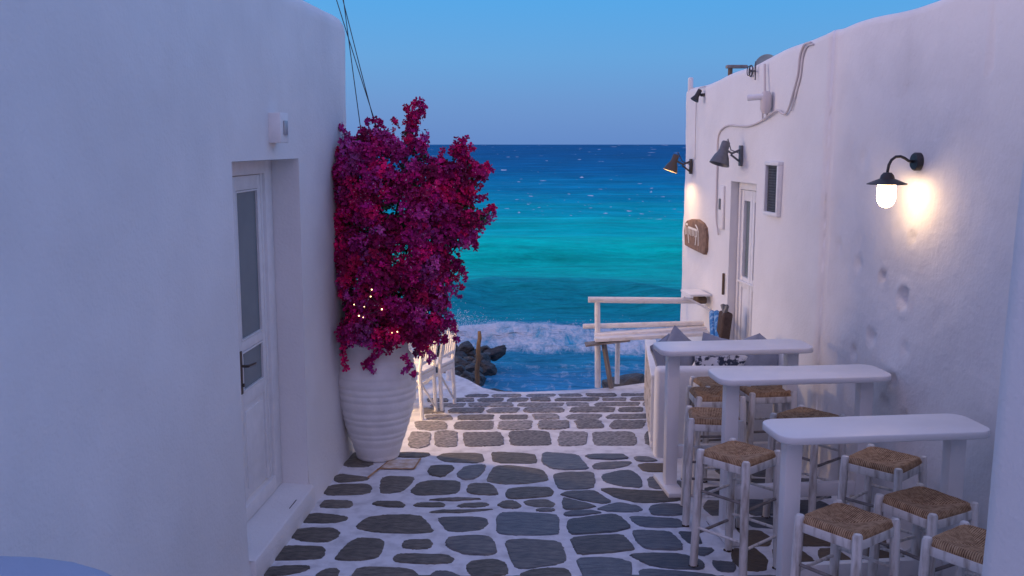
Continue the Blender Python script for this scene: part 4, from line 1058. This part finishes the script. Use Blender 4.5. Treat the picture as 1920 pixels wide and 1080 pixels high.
def floret(B, c, nrm, size, colr):
    nrm = nrm.normalized(); a = nrm.orthogonal().normalized(); b_ = nrm.cross(a); th0 = random.uniform(0, 6.28)
    for k in range(3):
        th = th0+k*2.094; d = a*math.cos(th)+b_*math.sin(th); s_ = nrm.cross(d)
        l = size*random.uniform(.8, 1.1); o = len(B.v); up = nrm*l*random.uniform(.3, .8)
        B.v += [c, c+d*l*.38+s_*l*.50+up*.4, c+d*l*.85+s_*l*.30+up, c+d*l*1.0+up*.9, c+d*l*.85-s_*l*.30+up, c+d*l*.38-s_*l*.50+up*.4]
        B.f += [(o, o+1, o+2, o+3), (o, o+3, o+4, o+5)]
        cc_ = [x*random.uniform(.8, 1.2) for x in colr]; B.c += [cc_]*2
    if random.random() < .15:
        o = len(B.v); e = size*.16; t_ = c+nrm*size*.45
        B.v += [t_+a*e, t_+b_*e, t_-a*e, t_-b_*e]; B.f += [(o, o+1, o+2), (o, o+2, o+3)]; B.c += [(.62, .50, .60)]*2
def bl_build(B, name, parent):
    me_ = bpy.data.meshes.new(name); me_.from_pydata(B.v, [], B.f); me_.materials.append(M['bract'])
    ca = me_.attributes.new('tint', 'FLOAT_COLOR', 'FACE'); ca.data.foreach_set('color', [x for c in B.c for x in (*c, 1)])
    o = bpy.data.objects.new(name, me_); COL.objects.link(o); inparent(o, parent); return o
B = Bl(); LFv = MB(); clusters = []
while len(clusters) < 660:
    x = random.uniform(xs0, xs1); z = random.uniform(zs0, zs1)
    if not inside(x, z): continue
    e = edist(x, z)
    if e < .012 or e < .10*max(0, noise.noise(Vector((x*8, z*8, 9)))+.12): continue
    if any(math.hypot(x-h.x, z-h.z) < r_ for h, r_ in hole_c): continue
    gap = noise.noise(Vector((x*5.5, z*5.5, 3)))        # thin places where leaves and shade show
    if gap > .16 and e > .04 and random.random() < .85: continue
    if z < 1.0 and e > .03 and PC.x-.13 < x < PC.x+.06 and random.random() < .5: continue
    hd_ = min(.46, .10+1.05*e)
    s_ = -1 if random.random() < .68 else 1
    dpt = s_*hd_*(random.uniform(.35, 1)**.5)
    if z < .98: dpt = -abs(dpt)*.6-.24 if x > PC.x-.25 and x < PC.x+.25 else dpt*.6
    sc = 1-dpt*-.0
    # keep the true position on the view line of the plant plane so depth does not widen the outline
    p = Vector((x, PY, z)); k_ = (PY+dpt)/PY
    p = Vector((x*k_, PY+dpt, H+(z-H)*k_))
    clusters.append((p, e))
for (p, e) in clusters:
    lum = noise.noise(Vector((p.x*2.6, p.y*2.6, p.z*2.6)))+random.uniform(-.5, .5)
    base = random.choice(palw) if lum > -.42 else random.choice([(.46, .03, .24), (.38, .008, .16), (.50, .07, .34)])
    vv = random.uniform(.45, 1.3); base = [x*vv for x in base]
    rad = min(.072, .02+e*.6)*random.uniform(.6, 1.2); nf = int(6+rad*rad*8200)
    for k in range(nf):
        d = Vector((random.gauss(0, 1), random.gauss(0, 1)-.35, random.gauss(0, 1)+.25)).normalized()
        c = p+d*rad*random.uniform(.65, 1.0); 
        if c.x < wallx(c.y): c.x = wallx(c.y)+random.uniform(0, .02)
        floret(B, c, d+Vector((random.uniform(-.5, .5), random.uniform(-.5, .5), random.uniform(-.5, .5))), random.uniform(.016, .027), base)
o = bl_build(B, 'blossoms', bg0); o['kind'] = 'stuff'
# leaves inside and some outside
for i in range(7500):
    for _ in range(30):
        x = random.uniform(xs0, xs1); z = random.uniform(zs0, zs1)
        if inside(x, z) and edist(x, z) > .03: break
    e = edist(x, z); hd_ = min(.44, .06+e)*random.choice([.6, .9, 1.08]); dpt = random.uniform(-1, 1)*hd_
    if any(math.hypot(x-h.x, z-h.z) < r_*1.1 for h, r_ in hole_c): continue
    if z < .98: continue
    k_ = (PY+dpt)/PY; c = Vector((x*k_, PY+dpt, H+(z-H)*k_))
    if c.x < wallx(c.y): continue
    d = Vector((random.gauss(0, 1), random.gauss(0, 1), random.gauss(0, 1))).normalized(); a = d.orthogonal().normalized(); b_ = d.cross(a); l = random.uniform(.018, .034)
    LFv.add([c, c+a*l*.5+b_*l*.45, c+a*l*1.2+d*l*.2, c+a*l*.5-b_*l*.45], [(0, 1, 2), (0, 2, 3)])
o = LFv.build('leaves', M['leaf']); inparent(o, bg0); o['kind'] = 'stuff'
# branches
base = Vector((PC.x, PY, .9))
for (px, py) in ((785, 205), (710, 245), (655, 270), (865, 275), (915, 325), (920, 395), (870, 500), (620, 340), (625, 430), (760, 330), (830, 420), (640, 560), (790, 560), (700, 400)):
    e = ony(px, py, PY+random.uniform(-.15, .15)); mid = base.lerp(e, .5)+Vector((random.uniform(-.06, .06), random.uniform(-.1, .1), .05))
    if e.x < wallx(e.y): e.x = wallx(e.y)+.03
    q = MB(); q.tube(smooth_path([base, mid, e], 6), .011, 6, r2=.0025); inparent(q.build('branch', M['stem'], smooth=True), bg0)
# outlying sprays
def spray(pts, nf, colr, r_=.03):
    B = Bl(); P = smooth_path(pts, 5)
    q = MB(); q.tube(P, .003, 5); st_ = q.build('stem', M['stem'])
    for k in range(nf):
        t_ = random.random()**.8; p = P[min(int(t_*len(P)), len(P)-1)]; d = Vector((random.gauss(0, 1), random.gauss(0, 1), random.gauss(0, 1))).normalized()
        floret(B, p+d*r_*random.uniform(.2, 1), d, random.uniform(.016, .025), colr)
    o = bl_build(B, 'flower_spray', bg0); st_.parent = o; st_.matrix_parent_inverse = Matrix.Translation(-Vector(bg0.location))
def pp_(px, py, d=0): return ony(px, py, PY+d)
sprays = [([(775, 262), (783, 225), (794, 200)], 70), ([(700, 255), (708, 242), (713, 233)], 22), ([(690, 262), (682, 248), (676, 243)], 14), ([(640, 280), (628, 285), (613, 300)], 24), ([(795, 290), (800, 262), (797, 250)], 30),
          ([(865, 300), (868, 280), (866, 266)], 40), ([(900, 330), (912, 322), (921, 316)], 26), ([(895, 400), (915, 390), (926, 388)], 34), ([(922, 392), (926, 402), (924, 410)], 14), ([(885, 440), (893, 455), (890, 466)], 24),
          ([(850, 500), (870, 505), (873, 522)], 26), ([(838, 560), (843, 585), (840, 610)], 24), ([(668, 590), (645, 640), (648, 690)], 60), ([(735, 640), (705, 665), (680, 688)], 90), ([(700, 670), (692, 685), (700, 694)], 26),
          ([(760, 670), (768, 690), (775, 702)], 34), ([(770, 685), (760, 695), (757, 700)], 14), ([(800, 655), (812, 668), (806, 676)], 20), ([(655, 262), (655, 258), (652, 252)], 8), ([(730, 262), (728, 255), (727, 250)], 8)]
rs = random.Random(11)
for _ in range(46):
    i_ = rs.randrange(len(sil)); ax_, ay_ = sil[i_]; bx_, by_ = sil[(i_+1) % len(sil)]; t_ = rs.random(); ex, ey = ax_+(bx_-ax_)*t_, ay_+(by_-ay_)*t_
    if ey > 640 or ex < 650: continue
    dx_, dy_ = ex-760, ey-430; l_ = math.hypot(dx_, dy_); dx_ /= l_; dy_ /= l_; L_ = rs.uniform(12, 32)
    if len(sprays) > 56: break
    sprays.append(([(ex-dx_*12, ey-dy_*12), (ex+dx_*L_*.5, ey+dy_*L_*.5-2), (ex+dx_*L_, ey+dy_*L_)], int(8+L_*.6)))
for pts, nf in sprays:
    dz = -.33 if pts[-1][1] > 640 else random.uniform(-.15, .05)
    spray([pp_(*p, d=dz) for p in pts], nf, random.choice([(.58, .004, .13), (.44, .006, .16), (.42, .03, .26)]), .022)
# small white blooms at the lower right of the shrub
q = MB()
for (px, py) in ((768, 678), (765, 690), (772, 668), (782, 700), (775, 710), (848, 624), (655, 637), (652, 645), (745, 622), (748, 626)):
    c = ony(px, py, PY-.30)
    for k in range(9):
        d = Vector((random.gauss(0, 1), random.gauss(0, 1), random.gauss(0, 1))).normalized(); a = d.orthogonal().normalized(); b_ = d.cross(a); cc2 = c+d*.012
        q.add([cc2+a*.012, cc2+b_*.012, cc2-a*.012, cc2-b_*.012], [(0, 1, 2, 3)])
inparent(q.build('white_bloom', M['whiteflower']), bg0)['kind'] = 'stuff'
# fairy lights hung in the shrub
fl = empty('string_light', ony(690, 570, PY-.4), label='string of tiny warm fairy lights tangled in the lower bougainvillea', cat='string light')
fpx = [(664, 571), (683, 575), (697, 543), (695, 556), (716, 580), (673, 592), (681, 595), (735, 624), (745, 622)]
fpt = [ony(px, py, PY-.47) for px, py in fpx]
for c in fpt:
    q = MB(); r_ = random.uniform(.0025, .006); q.lathe([(0, -r_), (r_*.7, -r_*.7), (r_, 0), (r_*.7, r_*.7), (0, r_)], 8, mtx=Matrix.Translation(c)); inparent(q.build('bulb', M['bulb'], smooth=True), fl)
q = MB(); q.tube(smooth_path(fpt, 3), .0012, 4); inparent(q.build('wire', M['wire']), fl)

# ------------------------------------------------------------ wires from the roof mast
mast = Vector((-2.0, 6.4, 3.0))
q = MB(); q.tube([mast, mast+Vector((0, 0, 2.2))], .03, 10); tag(q.build('roof_mast', M['greymetal'], smooth=True, angle=50), 'thin metal mast on the roof of the left house holding the wires', 'mast')
mt = mast+Vector((0, 0, 2.1))
for k, (a_, b_) in enumerate((((631, 0), (707, 240)), ((643, 0), (704, 238)), ((644, 0), (676, 240)))):
    pa = ony(*a_, 7.0 if k else 6.9); pb = ony(*b_, PY+.1)
    q = MB(); q.tube([mt, pa, pa.lerp(pb, .5)+Vector((0, 0, -.006)), pb], .0032, 6); tag(q.build('wire', M['wire'], smooth=True), ('wire crossing the house corner from upper left into the top of the shrub', 'rightmost of the wires running down against the sky into the shrub', 'wire falling almost straight beside the house corner into the shrub')[k], 'wire', 'wires between the roof and the shrub')

# ------------------------------------------------------------ chairs and table at the left by the sea
def make_chair(root):
    # local: back plane at x=0 (seat towards -x), width along y
    hw = .14; hb = .74; sh = .42
    def part(nm, fn_, m=M['paint']):
        q = MB(); fn_(q); q.build(nm, m, root, smooth=True, angle=45)
    for s in (-1, 1):
        part('leg', lambda q: q.tube([(0.02, s*hw, 0), (0.0, s*hw, sh), (.045, s*hw, hb)], [.018, .019, .015], 8))
        part('leg', lambda q: q.tube([(-.40, s*hw, 0), (-.38, s*hw, sh)], .017, 8))
        part('brace', lambda q: q.tube([(0.0, s*hw, .36), (-.39, s*hw, .10)], .010, 6))
    part('brace', lambda q: q.tube([(0.005, -hw, .34), (.012, hw, .05)], .011, 6))
    part('seat', lambda q: q.box((-.19, 0, sh), (.42, .28, .03), bev=.008))
    part('seat_rail', lambda q: q.box((.0, 0, sh-.05), (.022, .26, .05), bev=.004))
    part('top_rail', lambda q: q.tube([(.047, -hw-.01, hb), (.070, -.06, hb+.022), (.070, .06, hb+.022), (.047, hw+.01, hb)], .015, 8))
    part('lower_rail', lambda q: q.box((.012, 0, sh+.08), (.02, .26, .03), bev=.004))
    for k in range(5):
        y_ = -hw+.045+k*(2*hw-.09)/4
        part('slat', lambda q: q.tube([(.012, y_, sh+.08), (.048, y_*1.02, hb+.01)], .0075, 6))
for k, (fa, fb, lb) in enumerate((((788, 787), (806, 772), 'near white slat-back chair just right of the urn'), ((825, 771), (843, 763), 'far white slat-back chair with its back to the lane, nearer the rocks'))):
    a = onz(*fa); b_ = onz(*fb); d = Vector((b_.x-a.x, b_.y-a.y, 0)); an = math.atan2(d.y, d.x)-math.pi/2
    an = R(-21)
    ya = a+Vector((-math.sin(an)*.14, math.cos(an)*.14, 0))
    r_ = empty('chair', (ya.x, ya.y, 0), an, label=lb, cat='chair', group='white chairs by the sea')
    make_chair(r_)
# white cafe table and a further chair behind them
tr = empty('cafe_table', (-1.22, 9.15, 0), label='small white cafe table half hidden behind the slat-back chairs', cat='table')
MB().box((0, 0, .66), (.55, .55, .03), bev=.008).build('tabletop', M['paint'], tr, smooth=True, angle=45)
for sx_ in (-1, 1):
    for sy_ in (-1, 1): MB().box((sx_*.23, sy_*.23, .32), (.04, .04, .64), bev=.004).build('leg', M['paint'], tr, smooth=True, angle=45)
MB().box((0, -.23, .58), (.42, .02, .07), bev=.004).build('apron', M['paint'], tr)
MB().box((0, .23, .58), (.42, .02, .07), bev=.004).build('apron', M['paint'], tr)
MB().box((0, -.235, .22), (.42, .02, .05), bev=.004).build('stretcher', M['paint'], tr)
r_ = empty('chair', (-1.0, 9.75, 0), R(75), label='white chair beyond the cafe table, facing the lane', cat='chair', group='white chairs by the sea'); make_chair(r_)
# white post with a ball top
a = ony(842, 700, 9.9); q = MB(); q.tube([Vector((a.x, 9.9, 0)), Vector((a.x, 9.9, .44))], .035, 12); q.lathe([(0, .43), (.02, .44), (.026, .465), (.02, .49), (0, .50)], 14, mtx=Matrix.Translation((a.x+.03, 9.9, 0)))
tag(q.build('post', M['paint'], smooth=True, angle=50), 'short white post with a ball top behind the far slat-back chair', 'post')
# lamp round the corner on the sea side of the left house: its warm light falls on the chairs
lp0 = Vector((-1.60, 7.98, 1.15))
lr = empty('wall_lamp', lp0, label='small lit wall lamp round the corner on the sea side of the left house', cat='lamp')
q = MB(); q.box(lp0+Vector((0, -.06, .05)), (.08, .05, .12), bev=.006); q.tube([lp0+Vector((0, -.05, .08)), lp0+Vector((0, .12, .10))], .010, 8); inparent(q.build('bracket', M['darkmetal'], smooth=True, angle=50), lr)
q = MB(); q.lathe([(0, .09), (.03, .085), (.10, .03), (.10, .026), (0, .06)], 24, mtx=Matrix.Translation(lp0+Vector((0, .12, 0)))); inparent(q.build('shade', M['darkmetal'], smooth=True, angle=50), lr)
M['farlamp'] = mat('far_lamp_glass', (1, .8, .5), .4, .3, emis=(1, .60, .25), estr=600)
q = MB(); q.lathe([(.03, .05), (.04, .02), (.04, -.04), (.02, -.07), (0, -.075)], 16, mtx=Matrix.Translation(lp0+Vector((0, .12, 0)))); inparent(q.build('glass', M['farlamp'], smooth=True), lr)

# ------------------------------------------------------------ rocks and wooden post
def rock(c, s, label, seed, flat=1.0):
    bm = bmesh.new(); bmesh.ops.create_icosphere(bm, subdivisions=4, radius=1)
    rr = random.Random(seed); ax = [Vector((rr.gauss(0, 1), rr.gauss(0, 1), rr.gauss(0, 1))).normalized() for _ in range(17)]; ds_ = [rr.uniform(.42, .78) for _ in range(17)]
    for v in bm.verts:
        p = v.co.normalized(); k = 1.0
        for a_, d_ in zip(ax, ds_):
            t_ = p.dot(a_)
            if t_ > 0: k = min(k, d_/t_)
        k = min(k, 1.0)*(1+.06*fbm(p.x*2.4+seed, p.y*2.4, p.z*5, 4))
        v.co = p*k*(1+.05*noise.noise(Vector((p.x*9+seed, p.y*9, p.z*13))))
    me_ = bpy.data.meshes.new('rock'); 
    for v in bm.verts: v.co = Vector((v.co.x*s[0], v.co.y*s[1], v.co.z*s[2]*flat))
    bm.to_mesh(me_); bm.free(); me_.materials.append(M['rock']); me_.shade_flat()
    o = bpy.data.objects.new('rock', me_); COL.objects.link(o); o.location = c; o.rotation_euler = (rr.uniform(-.2, .2), rr.uniform(-.2, .2), rr.uniform(0, 6.3))
    tag(o, label, 'rock', 'dark rocks of the breakwater'); return o
LB_ = ['dark rock in the breakwater pile behind the white chairs']
rk = random.Random(5); k = 0
for row, (y_, n_, x0_, x1_, Y_, h_) in enumerate(((650, 5, 790, 872, 14.9, .22), (659, 7, 790, 928, 14.8, .20), (668, 7, 790, 930, 14.5, .20), (677, 7, 785, 922, 14.1, .19), (686, 7, 785, 914, 13.6, .18), (694, 6, 785, 904, 13.0, .18), (702, 6, 790, 898, 12.4, .17), (710, 6, 790, 892, 11.8, .16), (718, 6, 800, 888, 11.2, .14), (725, 5, 815, 886, 10.8, .13), (732, 5, 840, 888, 10.4, .11))):
    for i in range(n_):
        px = x0_+(x1_-x0_)*(i+.5*(row % 2)*.6)/(n_-1)+rk.uniform(-5, 5)
        if px > x1_+4: continue
        Y = Y_+rk.uniform(-.2, .2); py = y_+rk.uniform(-2, 3); c = ony(px, py, Y); k += 1
        last = (i == n_-1)
        sz = (h_*rk.uniform(.75, 1.3)*(.8 if last else 1), h_*rk.uniform(.8, 1.1), h_*rk.uniform(.55, .95))
        lb = LB_[0]
        if last and row == 1: lb = 'outermost boulder of the rock pile, touching the surf right of the wooden post'
        if last and row == 0: lb = 'topmost flat dark boulder of the rock pile against the foam'
        if last and row == 10: lb = 'small rock at the foot of the wooden post'
        if last and row == 6: lb = 'dark rock just left of the wooden post at half its height'
        rock((c.x, Y, c.z-sz[2]*.2), sz, lb, k*3+1)
for (px, py, Y, sz, lb) in ((920, 738, 10.05, (.30, .20, .14), 'flat dark rock at the quay edge right of the wooden post'), (950, 744, 10.2, (.22, .2, .12), 'low wet rock beside the flat one at the quay edge'), (1180, 722, 10.6, (.5, .25, .2), 'dark rock behind the railing posts'), (1225, 722, 10.5, (.45, .25, .22), 'dark rock between the railing and the bench lattice')):
    c = ony(px, py, Y); rock((c.x, Y, c.z-sz[2]*.3), sz, lb, int(px))
a = ony(894, 722, 9.95); b_ = ony(899, 621, 9.95)
q = MB(); P = [a.lerp(b_, t_/8)+Vector((.006*math.sin(t_*2), 0, 0)) for t_ in range(9)]; q.tube([a+Vector((0, 0, -.5))]+P, [.030]+[.027, .028, .025, .026, .023, .024, .022, .021, .016], 9)
tag(q.build('wooden_post', M['wood'], smooth=True, angle=60), 'weathered brown wooden post standing between the rocks and the lane', 'post')
print('stones', NST)
